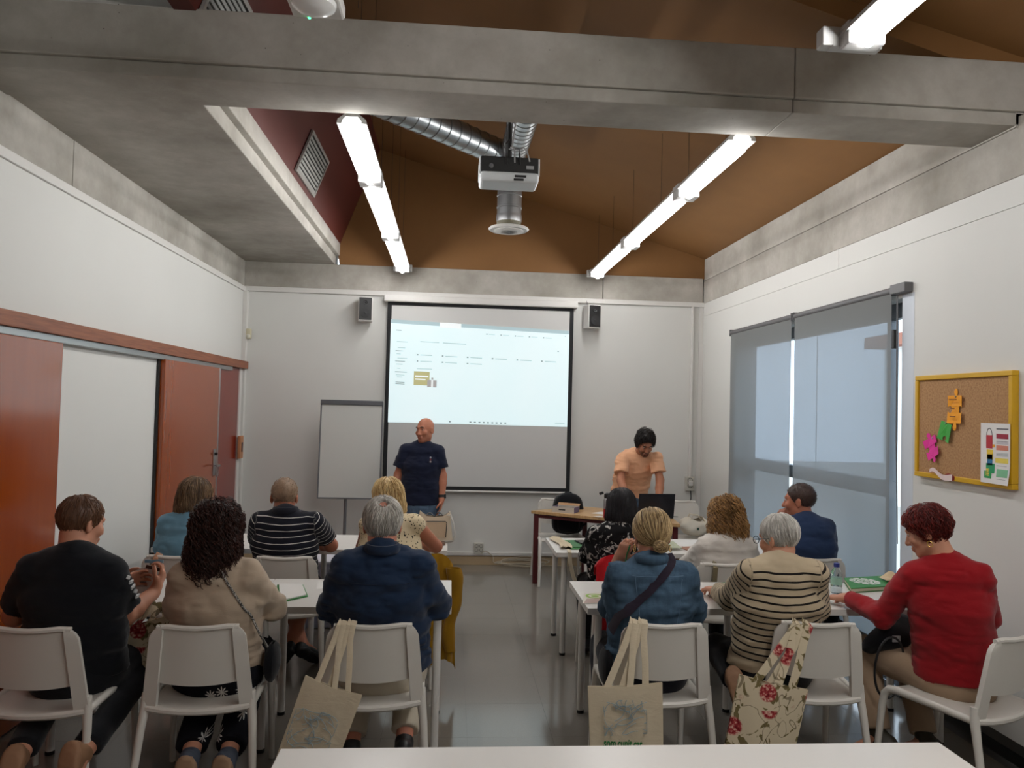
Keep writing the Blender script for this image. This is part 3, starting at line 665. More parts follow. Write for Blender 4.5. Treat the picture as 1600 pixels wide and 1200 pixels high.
# ------------------------------------------------------------------ tables
FOOT = simple('black rubber foot', (20,20,20), .7)
TL = {}
def table(x0, y0, w, label, group=None, d=.6):
    e = empty('white_table', (x0, y0, 0)); tag(e, label, 'table', group)
    key = (w, d)
    if key not in TL:
        top = MB().box(.0008, w-.0008, 0, d, .7, .734).build('tabletop', TABLEWHITE, e, bevel=.0025)
        leg = MB().tube([(0, 0, .014), (0, 0, .7)], .02, 18).build('leg', TABLEWHITE, e, smooth=True)
        ft = MB().lathe([(.0215, 0), (.0215, .016), (.018, .02)], n=16).build('foot', FOOT, leg, smooth=True)
        TL[key] = (top.data, leg.data, ft.data); leg.location = (.07, .07, 0); rest = [(w-.07, .07), (.07, d-.07), (w-.07, d-.07)]
        if w > 1.5: rest.append((w/2, d/2))
    else:
        link('tabletop', TL[key][0], e); rest = [(.07, .07), (w-.07, .07), (.07, d-.07), (w-.07, d-.07)]
    for lx, ly in rest:
        l = link('leg', TL[key][1], e); l.location = (lx, ly, 0); link('foot', TL[key][2], l)
    return e
G = 'white classroom tables'
table(-.971, 3.838, 1.0, 'white table under the elbows of the grey haired man in navy', G)
table(-1.973, 3.838, 1.0, 'white table at the left wall in front of the man in black', G)
table(.7176, 3.838, 1.0, 'white table with the round green leaflet at its corner', G)
table(1.7190, 3.838, 1.0, 'white table with the water bottle by the window', G)
table(-.9995, 5.33, 1.0, 'white table carrying the cream handbag', G)
table(-2.0015, 5.33, 1.0, 'white table in front of the woman in light blue', G)
table(.7598, 5.307, 1.0, 'white table carrying the green folder beside the centre aisle', G)
table(1.7612, 5.307, 1.0, 'white table in front of the curly haired woman in white', G)
table(-.469, 1.683, 2.0145, 'long empty white table in the foreground', G)

# ------------------------------------------------------------------ chairs: one moulded chair with its parts, then copies
def make_chair():
    e = empty('white_chair', (0, 0, 0))
    def back_half(z):            # half width of the back at height z
        t = (z-.43)/.37; return .228-.04*t
    def back_y(z):
        t = (z-.43)/.37; return -.185-.055*t
    def panel(u, v):
        z = .553+.234*v; hw = back_half(z)-.035; x = (2*u-1)*hw
        zz = z - (.018*(1-(2*u-1)**2))*(1-v)**2 - .012*(1-(2*u-1)**2)*v*v
        return (x, back_y(z)+.006-.022*(1-(2*u-1)**2)*-1*.0-.018*(1-(2*u-1)**2), zz)
    MB().surf(panel, 14, 10, .010).build('backrest', CHAIRWHITE, e, smooth=True, angle=1.0)
    for s in (-1, 1):
        # broad side post of the back with rounded top corner
        def post(u, v, s=s):
            z = .425+.37*v; hw = back_half(z)
            wdt = .058-.006*v
            xo = hw - (.04*(max(0, v-.86)/.14)**2.2); xi = hw-wdt
            x = xi+(xo-xi)*u
            return (s*x, back_y(z)+.002+.014*(1-u)*-.6, z)
        b = MB()
        b.surf(post, 4, 16, .022); b.build('back_post', CHAIRWHITE, e, smooth=True, angle=1.0)
    # rounded top rim tying posts and panel
    rim = [(-.165, back_y(.79), .788), (-.12, back_y(.79)-.006, .791), (-.06, back_y(.79)-.014, .786), (0, back_y(.79)-.017, .784), (.06, back_y(.79)-.014, .786), (.12, back_y(.79)-.006, .791), (.165, back_y(.79), .788)]
    MB().tube(rim, .012, 8).build('top_rim', CHAIRWHITE, e, smooth=True)
    def seat(u, v):
        x = (2*u-1)*(.205+.012*v); y = -.205+.44*v
        z = .448 - .016*(1-(2*u-1)**2)*(1-.3*v) + .012*(v-.5)
        if v > .9: z -= .02*((v-.9)/.1)**2
        return (x, y-.012*(1-v)*(1-(2*u-1)**2), z)
    MB().surf(seat, 14, 14, .014).build('seat', CHAIRWHITE, e, smooth=True, angle=1.0)
    MB().tube([(-.21, -.19, .44), (-.14, -.205, .432), (-.07, -.214, .428), (0, -.217, .427), (.07, -.214, .428), (.14, -.205, .432), (.21, -.19, .44)], .016, 8).build('rear_rail', CHAIRWHITE, e, smooth=True)
    for s in (-1, 1):
        # side rail running into the front leg
        pts = [(s*.214, -.18, .438), (s*.217, 0, .446), (s*.22, .17, .452), (s*.221, .215, .446), (s*.222, .238, .42), (s*.224, .25, .36), (s*.232, .285, 0)]
        MB().tube(pts, [.017, .018, .019, .019, .018, .017, .013], 8).build('front_leg', CHAIRWHITE, e, smooth=True, angle=1.0)
        MB().tube([(s*.216, -.182, .50), (s*.218, -.186, .43), (s*.226, -.20, .36), (s*.252, -.265, 0)], [.017, .02, .018, .013], 8).build('rear_leg', CHAIRWHITE, e, smooth=True, angle=1.0)
    return e
CH = make_chair(); chair_used = [False]
def chair(x, yback, rz, label, group):
    """x, yback: world place of the top edge of the backrest"""
    c, s_ = math.cos(rz), math.sin(rz); off = (-s_*.24, c*.24)
    loc = (x+off[0], yback+off[1], 0)
    if not chair_used[0]:
        chair_used[0] = True; CH.location = loc; CH.rotation_euler = (0, 0, rz); tag(CH, label, 'chair', group); return CH
    r = copy_tree(CH, loc, rz, label, group); return r
g1 = 'white chairs of the near row'; g2 = 'white chairs of the far row'
chair(-1.69, 3.265, -.02, 'white chair at the left edge carrying the man in black', g1)
chair(-1.034, 3.306, .05, 'white chair of the woman with dark curly hair', g1)
chair(-.309, 3.33, .05, 'white chair of the grey haired man in navy', g1)
chair(.978, 3.349, -.02, 'white chair of the woman in the denim jacket', g1)
chair(1.70, 3.376, -.12, 'white chair of the woman in the striped sweater', g1)
chair(2.51, 3.18, .42, 'white chair of the woman in red at the right edge', g1)
chair(-1.64, 4.76, .0, 'white chair of the woman in light blue, a cream strap over its back', g2)
chair(-.99, 4.755, .0, 'white chair of the man in the striped polo shirt', g2)
chair(-.33, 4.76, -.04, 'white chair under the mustard coat', g2)
chair(1.16, 4.72, .03, 'white chair under the red jacket', g2)
chair(1.75, 4.68, .0, 'white chair of the curly haired woman in white', g2)
chair(2.43, 4.87, -.1, 'white chair of the man in navy by the window', g2)
chair(1.13, 7.93, PI+.0, 'white chair behind the wooden desk holding the black backpack', 'white chairs by the desk')
chair(2.45, 7.93, PI-.1, 'white chair with a cream bag in the right front corner', 'white chairs by the desk')

# ------------------------------------------------------------------ wooden desk with dark red legs
dk = empty('wooden_desk', (.821, 7.563, 0)); tag(dk, 'wooden trapezoid desk with dark red legs in front of the screen', 'desk')
U = Vector((.857, -.515)); V = Vector((.515, .857))
def D(a, b): return (U*a+V*b).x, (U*a+V*b).y
WT = NT('light wood veneer'); _w = WT.noise(7, 5, vec=WT.mapping((2, 14, 2), (0, 0, -.54))); WT.col(WT.ramp(_w, [(.3, lin((176,138,92))), (.7, lin((204,168,120)))])).set(Roughness=.35); WT.bump(_w, .05, .002); WT = WT.m
poly = [D(1.5*t, .0-.03*math.sin(PI*t)) for t in [i/12 for i in range(13)]] + [D(1.22, .62), D(.30, .62)]
MB().prism(poly, .69, .72, 'z').build('desktop', WT, dk, bevel=.003)
MR = simple('dark red steel', (82,22,26), .4, .05)
ctr = [D(.045, .03), D(1.44, .04), D(1.17, .56), D(.36, .56)]
for a in ctr: MB().box(a[0]-.024, a[0]+.024, a[1]-.024, a[1]+.024, 0, .69).build('leg', MR, dk, bevel=.003)
for i in range(4):
    a, b = Vector(ctr[i]), Vector(ctr[(i+1) % 4]); MB().tube([(a.x, a.y, .665), (b.x, b.y, .665)], .02, 4).build('apron', MR, dk)
# ------------------------------------------------------------------ people: soft volumes turned into one continuous surface
A3 = lambda p: np.array(p, dtype=float)
def unit(v):
    v = A3(v); n = np.linalg.norm(v); return v/n if n > 1e-9 else v
_rng = np.random.RandomState(5); _LAT = _rng.rand(32, 32, 32)
def vnoise(P):
    """smooth value noise in -1..1 for an N x 3 array"""
    I = np.floor(P).astype(int); f = P-I; f = f*f*(3-2*f); I &= 31; J = (I+1) & 31
    x, y, z = f.T; a = _LAT
    c = lambda i, j, k: a[(J if i else I)[:, 0], (J if j else I)[:, 1], (J if k else I)[:, 2]]
    r = 0
    for i in (0, 1):
        for j in (0, 1):
            for k in (0, 1):
                r = r + c(i, j, k)*(x if i else 1-x)*(y if j else 1-y)*(z if k else 1-z)
    return r*2-1
class Vol:
    def __init__(s, h): s.h = h; s.pr = []; s.wr = None; s.cuts = []
    def _add(s, fn, lo, hi, k, sub=False, cut=None): s.pr.append((fn, A3(lo), A3(hi), k, sub, cut or [])); return s
    def cone(s, a, b, ra, rb, k=.02, sub=False, cut=None):
        a, b = A3(a), A3(b); ba = b-a; L2 = max(ba@ba, 1e-9); R = max(ra, rb)
        def fn(X, Y, Z):
            px, py, pz = X-a[0], Y-a[1], Z-a[2]
            h = np.clip((px*ba[0]+py*ba[1]+pz*ba[2])/L2, 0, 1)
            return np.sqrt((px-ba[0]*h)**2+(py-ba[1]*h)**2+(pz-ba[2]*h)**2)-(ra+(rb-ra)*h)
        return s._add(fn, np.minimum(a, b)-R, np.maximum(a, b)+R, k, sub, cut)
    def ell(s, c, r, Rm=None, k=.02, sub=False, cut=None):
        c, r = A3(c), A3(r); Rm = np.eye(3) if Rm is None else Rm
        def fn(X, Y, Z):
            p = (X-c[0], Y-c[1], Z-c[2]); q = [p[0]*Rm[0, i]+p[1]*Rm[1, i]+p[2]*Rm[2, i] for i in range(3)]
            k0 = np.sqrt(sum((q[i]/r[i])**2 for i in range(3))); k1 = np.sqrt(sum((q[i]/r[i]**2)**2 for i in range(3)))
            return k0*(k0-1)/np.maximum(k1, 1e-6)
        e = np.sqrt(((Rm*r)**2).sum(1))
        return s._add(fn, c-e, c+e, k, sub, cut)
    def loft(s, c0, c1, ax, fx, w0, d0, w1, d1, k=.03, cut=None):
        c0, c1, ax, fx = A3(c0), A3(c1), A3(ax), A3(fx); u = c1-c0; L2 = u@u; un_ = u/math.sqrt(L2); R = max(w0, w1, d0, d1)
        def fn(X, Y, Z):
            px, py, pz = X-c0[0], Y-c0[1], Z-c0[2]
            t = np.clip((px*u[0]+py*u[1]+pz*u[2])/L2, 0, 1); ex, ey, ez = px-u[0]*t, py-u[1]*t, pz-u[2]*t
            st = t*t*(3-2*t); w = w0+(w1-w0)*st; d = d0+(d1-d0)*st
            x = ex*ax[0]+ey*ax[1]+ez*ax[2]; y = ex*fx[0]+ey*fx[1]+ez*fx[2]; z = ex*un_[0]+ey*un_[1]+ez*un_[2]
            q = np.sqrt((x/w)**2+(y/d)**2+(z/np.minimum(w, d))**2); return (q-1)*np.minimum(w, d)
        return s._add(fn, np.minimum(c0, c1)-R, np.maximum(c0, c1)+R, k, False, cut)
    def field(s, clip=None):
        lo = np.min([p[1] for p in s.pr if not p[4]], 0)-.03; hi = np.max([p[2] for p in s.pr if not p[4]], 0)+.03
        if clip is not None: lo = np.maximum(lo, clip[0]); hi = np.minimum(hi, clip[1])
        h = s.h; n = np.ceil((hi-lo)/h).astype(int)+1
        ax = [lo[i]+h*np.arange(n[i]) for i in range(3)]
        D = np.full(n, .12, dtype=np.float32)
        for fn, a, b, k, sub, cut in s.pr:
            m = .03+k
            i0 = [max(0, int((a[i]-m-lo[i])/h)) for i in range(3)]; i1 = [min(n[i], int((b[i]+m-lo[i])/h)+2) for i in range(3)]
            if any(i1[i] <= i0[i] for i in range(3)): continue
            X, Y, Z = ax[0][i0[0]:i1[0], None, None], ax[1][None, i0[1]:i1[1], None], ax[2][None, None, i0[2]:i1[2]]
            d = fn(X, Y, Z)
            for (cp, cn) in cut:
                d = np.maximum(d, (X-cp[0])*cn[0]+(Y-cp[1])*cn[1]+(Z-cp[2])*cn[2])
            S_ = D[i0[0]:i1[0], i0[1]:i1[1], i0[2]:i1[2]]
            if sub:
                hh = np.maximum(k-np.abs(S_+d), 0)/k; S_[...] = np.maximum(S_, -d)+hh*hh*k*.25
            else:
                hh = np.maximum(k-np.abs(S_-d), 0)/k; S_[...] = np.minimum(S_, d)-hh*hh*k*.25
        for (cp, cn) in s.cuts:
            X, Y, Z = ax[0][:, None, None], ax[1][None, :, None], ax[2][None, None, :]
            D = np.maximum(D, ((X-cp[0])*cn[0]+(Y-cp[1])*cn[1]+(Z-cp[2])*cn[2]).astype(np.float32))
        if s.wr is not None:
            idx = np.argwhere(np.abs(D) < 3*h)
            P = lo+idx*h; D[tuple(idx.T)] += s.wr(P).astype(np.float32)
        return D, lo
    def mesh(s, clip=None):
        D, lo = s.field(clip); return nets(D, lo, s.h)
def nets(D, lo, h):
    """naive surface nets: a quad mesh through the zero level of D"""
    S_ = D < 0
    S_[0], S_[-1], S_[:, 0], S_[:, -1], S_[:, :, 0], S_[:, :, -1] = [False]*6
    D = np.where(S_, np.minimum(D, -1e-5), np.maximum(D, 1e-5))
    c = S_[:-1, :-1, :-1].astype(np.int8)
    for i in (0, 1):
        for j in (0, 1):
            for k in (0, 1):
                if i+j+k: c = c+S_[i:S_.shape[0]-1+i, j:S_.shape[1]-1+j, k:S_.shape[2]-1+k]
    act = (c > 0) & (c < 8); cells = np.argwhere(act)
    idx = np.full(act.shape, -1, dtype=np.int64); idx[tuple(cells.T)] = np.arange(len(cells))
    acc = np.zeros((len(cells), 3)); cnt = np.zeros(len(cells))
    cor = {(i, j, k): D[cells[:, 0]+i, cells[:, 1]+j, cells[:, 2]+k] for i in (0, 1) for j in (0, 1) for k in (0, 1)}
    for a in range(3):
        o = [q for q in range(3) if q != a]
        for p in (0, 1):
            for q in (0, 1):
                c0 = [0, 0, 0]; c0[o[0]] = p; c0[o[1]] = q; c1 = list(c0); c1[a] = 1
                v0, v1 = cor[tuple(c0)], cor[tuple(c1)]; m_ = (v0 < 0) != (v1 < 0)
                t = v0[m_]/(v0[m_]-v1[m_]); P = np.tile(A3(c0), (m_.sum(), 1)); P[:, a] = t
                acc[m_] += P; cnt[m_] += 1
    V = lo+(cells+acc/cnt[:, None])*h
    F = []
    for a in range(3):
        b, c_ = (a+1) % 3, (a+2) % 3
        s0 = [slice(None)]*3; s1 = [slice(None)]*3; s0[a] = slice(0, -1); s1[a] = slice(1, None)
        A_, B_ = S_[tuple(s0)], S_[tuple(s1)]; E = np.argwhere(A_ != B_)
        E = E[(E[:, b] > 0) & (E[:, c_] > 0)]
        if not len(E): continue
        def cell(db, dc):
            q = E.copy(); q[:, b] -= db; q[:, c_] -= dc; return idx[tuple(q.T)]
        Q = np.stack([cell(1, 1), cell(0, 1), cell(0, 0), cell(1, 0)], 1)
        fl_ = A_[tuple(E.T)]; Q[~fl_] = Q[~fl_][:, ::-1]; F.append(Q)
    return V, np.concatenate(F)
def mesh_ob(name, V, F, mat, parent, attrs=None):
    me = bpy.data.meshes.new(name); nq = len(F); w = F.shape[1]
    me.vertices.add(len(V)); me.vertices.foreach_set('co', np.ascontiguousarray(V, dtype=np.float32).ravel())
    me.loops.add(nq*w); me.loops.foreach_set('vertex_index', F.astype(np.int32).ravel())
    me.polygons.add(nq); me.polygons.foreach_set('loop_start', np.arange(0, nq*w, w, dtype=np.int32))
    me.polygons.foreach_set('use_smooth', np.ones(nq, dtype=bool))
    me.update(calc_edges=True)
    for k, v in (attrs or {}).items():
        at = me.attributes.new(k, 'FLOAT', 'POINT'); at.data.foreach_set('value', np.asarray(v, dtype=np.float32))
    for q in (mat if isinstance(mat, (list, tuple)) else [mat]): me.materials.append(q)
    return link(name, me, parent)
def rotm(yaw=0, pitch=0, roll=0):
    """yaw turns left, pitch looks up, roll leans to the right; columns are right, forward, up"""
    return np.array((Matrix.Rotation(yaw, 3, 'Z') @ Matrix.Rotation(pitch, 3, 'X') @ Matrix.Rotation(roll, 3, 'Y')))

# ---- hair: a soft shell plus combed strands that follow it
def hair_strands(sdf, n, comb, L, rad, seed, root, curl=(0, 0), pts=10, lift=.002, sides=3, jit=.15):
    rg = np.random.RandomState(seed); out = []; tries = 0
    P = np.zeros((0, 3))
    while len(P) < n and tries < 12:
        d = rg.randn(n*3, 3); d /= np.linalg.norm(d, axis=1)[:, None]
        q = A3((0, -.01, .03)) + d*.32
        for _ in range(14): q = q - d*(sdf(q)[:, None])*.9
        q = q[(np.abs(sdf(q)) < .006)]; q = q[root(q)]; P = np.concatenate([P, q]); tries += 1
    P = P[:n]; n = len(P)
    def grad(p):
        e = .004; g = np.stack([sdf(p+A3(o)*e)-sdf(p-A3(o)*e) for o in ((1,0,0),(0,1,0),(0,0,1))], 1)
        return g/np.maximum(np.linalg.norm(g, axis=1)[:, None], 1e-6)
    Ls = (L if np.isscalar(L) else L(P))*(.75+.5*rg.rand(n)); st = (Ls/(pts-1))[:, None]
    ph = rg.rand(n)*6.28; off = lift*(.2+1.6*rg.rand(n)); jv = rg.randn(n, 3)*jit
    p = P.copy(); path = []; N_ = []; T_ = []
    for i in range(pts):
        g = grad(p); p = p-g*(sdf(p)-off)[:, None]*.9
        t = comb(p)+jv; t = t-g*(t*g).sum(1)[:, None]; t /= np.maximum(np.linalg.norm(t, axis=1)[:, None], 1e-6)
        path.append(p.copy()); N_.append(g); T_.append(t); p = p+t*st
    path, N_, T_ = np.array(path), np.array(N_), np.array(T_); B_ = np.cross(N_, T_)
    if curl[0]:
        s_ = np.arange(pts)[:, None]*Ls[None]/(pts-1); am = curl[0]*np.minimum(1, np.arange(pts)/2)[:, None]*(.6+.8*rg.rand(n))[None]
        q = s_*curl[1]*(.8+.4*rg.rand(n))[None]+ph[None]
        path = path+N_*(am*(np.cos(q)+.6))[..., None]+B_*(am*np.sin(q))[..., None]
    prof = rad*np.interp(np.linspace(0, 1, pts), [0, .2, .75, 1], [.7, 1, .85, .15])
    V = []
    for j in range(sides):
        a = 2*PI*j/sides; V.append(path+(N_*math.cos(a)+B_*math.sin(a))*prof[:, None, None])
    V = np.stack(V, 2)                      # pts, n, sides, 3
    V = V.transpose(1, 0, 2, 3).reshape(-1, 3)
    base = np.arange(n)[:, None, None]*pts*sides; i = np.arange(pts-1)[None, :, None]*sides; j = np.arange(sides)[None, None, :]; j2 = (j+1) % sides
    F = np.stack([base+i+j, base+i+j2, base+i+sides+j2, base+i+sides+j], -1).reshape(-1, 4)
    return V, F, np.repeat(rg.rand(n), pts*sides)
def hair_mat(name, dark, light, rough=.45):
    t = NT(name); a = t.n('ShaderNodeAttribute'); a.attribute_name = 'shade'
    f = t.math('ADD', t.math('MULTIPLY', a.outputs['Fac'], .75), t.math('MULTIPLY', t.noise(18, 3), .35))
    t.col(t.ramp(f, [(.15, lin(dark)), (.9, lin(light))])); t.set(Roughness=rough, Specular_IOR_Level=.35)
    t.bump(t.noise(260, 2, vec=t.mapping((1, 1, .12))), .25, .003); return t.m
def make_hair(e, H, Rm, ells, cuts, mat, st, vox=.006, seed=1, name='hair', shell_wr=.003):
    """ells: (centre, radii) in head space; cuts: planes (point, normal) that trim the volume; st: strand settings"""
    cs = [(A3(c), A3(r)) for c, r in ells]
    def sdf(P):
        D = None
        for c, r in cs:
            q = P-c; k0 = np.sqrt(((q/r)**2).sum(1)); k1 = np.sqrt(((q/r**2)**2).sum(1)); d = k0*(k0-1)/np.maximum(k1, 1e-6)
            if D is None: D = d
            else:
                k = .025; h_ = np.maximum(k-np.abs(D-d), 0)/k; D = np.minimum(D, d)-h_*h_*k*.25
        for cp, cn in cuts: D = np.maximum(D, cn-np.linalg.norm(P-A3(cp), axis=1)) if np.isscalar(cn) else np.maximum(D, (P-A3(cp))@unit(cn))
        return D
    lo = np.min([c-r for c, r in cs], 0)-.015; hi = np.max([c+r for c, r in cs], 0)+.015
    n = np.ceil((hi-lo)/vox).astype(int)+1
    G_ = np.stack(np.meshgrid(*[lo[i]+vox*np.arange(n[i]) for i in range(3)], indexing='ij'), -1).reshape(-1, 3)
    D = sdf(G_)+shell_wr*vnoise(G_*A3((70, 70, 16))+seed*3.1)
    V, F = nets(D.reshape(n).astype(np.float32), lo, vox)
    Vs, Fs, sh = [V], [F], [np.full(len(V), .2)]
    for k, q in enumerate(st):
        v, f, s_ = hair_strands(sdf, seed=seed*17+k, **q); f = f+sum(len(x) for x in Vs); Vs.append(v); Fs.append(f); sh.append(s_)
    V = np.concatenate(Vs)@Rm.T+H
    return mesh_ob(name, V, np.concatenate(Fs), mat, e, {'shade': np.concatenate(sh)})
def comb_down(crown=(0, -.04, .12), back=.0, rad=1.0):
    c = A3(crown)
    def f(p):
        o = p-c; o = o/np.maximum(np.linalg.norm(o, axis=1)[:, None], 1e-6)
        return o*rad+A3((0, -back, -1.0))
    return f

# ---- skin and cloth materials
SKINS = {}
def skin(name, rgb):
    if name in SKINS: return SKINS[name]
    t = NT('skin '+name); c = lin(rgb); f = t.noise(22, 4)
    col = t.mix(f, tuple(x*q for x, q in zip(c, (.92, .86, .84))), tuple(min(1, x*1.08) for x in c))
    a = t.n('ShaderNodeAttribute'); a.attribute_name = 'lip'; col = t.mix(t.math('MULTIPLY', a.outputs['Fac'], .55), col, lin((150,72,66)))
    b = t.n('ShaderNodeAttribute'); b.attribute_name = 'beard'; col = t.mix(b.outputs['Fac'], col, lin((52,38,32)))
    t.col(col); t.set(Roughness=.5, Specular_IOR_Level=.35, Subsurface_Weight=.06, Subsurface_Radius=(.6, .25, .15), Subsurface_Scale=.01)
    t.bump(t.noise(200, 3), .08, .001); SKINS[name] = t.m; return t.m
EYEW = simple('eye white', (188,178,170), .3, .02); EYEB = simple('eye iris', (50,34,24), .2)
def hand(v, W_, Dv, Nv, thumb, curl=.5, sc=1.0, spread=.12, r=.0085):
    """five fingers and a palm; Dv finger direction, Nv palm side, thumb: side direction of the thumb"""
    D_ = unit(Dv); N_ = unit(A3(Nv)-D_*(A3(Nv)@D_)); T = unit(np.cross(D_, N_)); T = T if T@A3(thumb) > 0 else -T
    W_ = A3(W_)
    for i, (o, L) in enumerate(((.027, .066), (.009, .073), (-.009, .069), (-.026, .054))):
        k0 = W_+T*o*.72*sc+D_*.012*sc; k1 = W_+T*o*sc+D_*(.088-.006*abs(i-1))*sc
        v.cone(k0, k1, .0145*sc, .0115*sc, .012)
        p = k1; a = 0.0; dv = unit(D_+T*spread*(1.2-.8*i))
        for q, seg in enumerate((.45, .32, .25)):
            a += curl*(.75 if q == 0 else 1.0); dd = unit(dv*math.cos(a)+N_*math.sin(a)); p2 = p+dd*L*seg*sc*1.12
            v.cone(p, p2, r*sc*(1-.07*q), r*sc*(.93-.07*q), .002 if q else .004); p = p2
    b = W_+T*.022*sc+D_*.028*sc; t1 = b+unit(T*.75+D_*.6+N_*.35)*.036*sc; t2 = t1+unit(T*.35+D_*.85+N_*.45)*.03*sc; t3 = t2+unit(T*.05+D_*.9+N_*.5)*.024*sc
    v.cone(b, t1, .0145*sc, .0115*sc, .012); v.cone(t1, t2, .011*sc, .0098*sc, .003); v.cone(t2, t3, .0098*sc, .0078*sc, .003)
    v.cone(W_-D_*.03, W_+D_*.02, .024*sc, .023*sc, .02)
GROUPS_P = 'people in the classroom'
def person(label, J, head=(0, -.15, 0), girth=1.0, skin_=('fair', (196,142,116)), top=None, sleeve='long', slack=.014, wrinkle=.005,
           legs=None, pants=None, pants_r=1.0, hem=.10, shoes=None, hair=None, vox=.0065, hands=True, cuff=.0, collar=None, hem_z=None,
           beard=0.0, ears=True, headsc=1.0, hand_kw=None, pelvis=None, arm=1.0, bust=0.0, neck_r=.056, shoe_cut=None, sleeve_end=.55, back_hunch=.02):
    J = {k: A3(p) for k, p in J.items()}
    SLw, SRw = J['SL'], J['SR']; mid = (SLw+SRw)/2
    P0 = A3(pelvis) if pelvis is not None else (J['P'] if 'P' in J else A3((mid[0], mid[1]-.0, .55)))
    base = A3((P0[0], P0[1], 0)); e = empty('person', tuple(base)); tag(e, label, 'person', GROUPS_P)
    for k in J: J[k] = J[k]-base
    P0 = P0-base; SL, SR, N, H = J['SL'], J['SR'], J['N'], J['H']
    ax = unit(SR-SL); Rm = rotm(*head)
    H0 = H                                  # eye-level centre of the head
    def hp(p): return H0+Rm@(A3(p)*headsc)
    up = unit(N-P0); fx = unit(np.cross(up, ax)); ax = unit(np.cross(fx, up))
    def spine(t): return P0+(N-P0)*t-fx*(back_hunch*math.sin(PI*t))
    g = girth
    gd = min(g, 1.0)
    sec = [(0.0, .172*g, .118*gd), (.3, .158*g, .112*gd), (.62, .166*g, .116*gd), (.84, .142*(.5+.5*g), .090), (.97, .075, .066)]
    wid = .5*np.linalg.norm(SR-SL)
    mskin = skin(*skin_)
    # ---------------- body: head, neck, trunk, arms with hands, legs as one surface
    b = Vol(vox)
    for (t0, w0, d0), (t1, w1, d1) in zip(sec[:-1], sec[1:]):
        b.loft(spine(t0), spine(t1), ax, fx, w0-.016, d0-.016, w1-.014, d1-.014, .03)
    b.cone(spine(.93), hp((0, -.022, -.055)), neck_r, neck_r*.95, .03)
    b.ell(hp((0, -.016, .032)), A3((.074, .094, .086))*headsc, Rm, .02)
    b.ell(hp((0, .028, -.035)), A3((.057, .062, .082))*headsc, Rm, .025)
    b.cone(hp((-.042, .0, -.06)), hp((-.012, .064, -.098)), .022, .02, .02); b.cone(hp((.042, .0, -.06)), hp((.012, .064, -.098)), .022, .02, .02)
    b.cone(hp((-.03, .076, .026)), hp((.03, .076, .026)), .013, .013, .015)
    b.cone(hp((0, .084, .008)), hp((0, .106, -.034)), .008, .0125, .010)
    b.cone(hp((-.012, .096, -.038)), hp((.012, .096, -.038)), .008, .008, .006)
    for s_ in (-1, 1):
        b.ell(hp((s_*.042, .062, -.025)), (.022, .02, .024), Rm, .02)
        b.ell(hp((s_*.031, .099, .006)), A3((.014, .011, .008))*headsc, Rm, .01, sub=True)
        if ears:
            Re = Rm@rotm(s_*.35, 0, 0); b.ell(hp((s_*.077, -.012, -.008)), A3((.009, .021, .033))*headsc, Re, .008)
            b.ell(hp((s_*.084, -.006, -.004)), A3((.006, .010, .016))*headsc, Re, .005, sub=True)
    b.cone(hp((-.019, .088, -.064)), hp((.019, .088, -.064)), .0075, .0075, .006); b.cone(hp((-.016, .086, -.075)), hp((.016, .086, -.075)), .008, .008, .006)
    for sd, s_ in (('L', -1), ('R', 1)):
        Sj, E, Wj = J['S'+sd], J['E'+sd], J['W'+sd]
        b.cone(spine(.93), Sj-A3((0, 0, .006)), .040, .036*arm, .025); b.cone(Sj-A3((0, 0, .006)), E, (.036 if sleeve in ('long', 'short') else .046)*arm, (.032 if sleeve == 'long' else .04)*arm, .02)
        mfo = E+(Wj-E)*.3; q_ = .034 if sleeve == 'long' else .041; b.cone(E, mfo, q_*arm, q_*arm, .015); b.cone(mfo, Wj, q_*arm, .026*arm, .015)
        if hands:
            F_ = J.get('F'+sd); dv = (F_-Wj) if F_ is not None else unit((Wj-E))*.6+fx*.5-A3((0, 0, .15))+ax*(-s_*.25)
            kw = dict(Nv=(0, 0, -1), thumb=-s_*ax, curl=.42); kw.update((hand_kw or {}).get(sd, {}))
            hand(b, Wj+unit(dv)*.012, dv, **kw)
    lg = []
    for sd, s_ in (('L', -1), ('R', 1)):
        hip = P0+ax*(s_*.09*g)+A3((0, 0, -.02))
        if legs is None: kn = hip+fx*A3((1, 1, 0))*.42+A3((0, 0, -.02))+ax*s_*.03; an = A3((kn[0], kn[1], 0))+fx*A3((1, 1, 0))*-.03+A3((0, 0, .09)); to = an+unit(fx*A3((1, 1, 0)))*.16+A3((0, 0, -.055))
        else: kn, an, to = [A3(q)-base for q in legs[0 if s_ < 0 else 1]]
        lg.append((hip, kn, an, to)); b.cone(hip, kn, .078, .052, .03); cf_ = kn+(an-kn)*.3-unit(np.cross(ax, an-kn))*0; b.cone(kn, cf_, .052, .052, .02); b.cone(cf_, an, .052, .036, .02)
        b.cone(an, an+(to-an)*.8, .034, .026, .02)
    V, F = b.mesh()
    q = (V-H0)@Rm/headsc
    lip = np.exp(-((q[:, 0]/.022)**2+((q[:, 2]+.069)/.011)**2))*(q[:, 1] > .075)
    bd = beard*np.clip((-.03-q[:, 2])/.025, 0, 1)*np.clip((q[:, 2]+.125)/.02, 0, 1)*np.clip((q[:, 1]-.005)/.03, 0, 1)*(1-lip)
    body = mesh_ob('body', V, F, mskin, e, {'lip': lip, 'beard': bd})
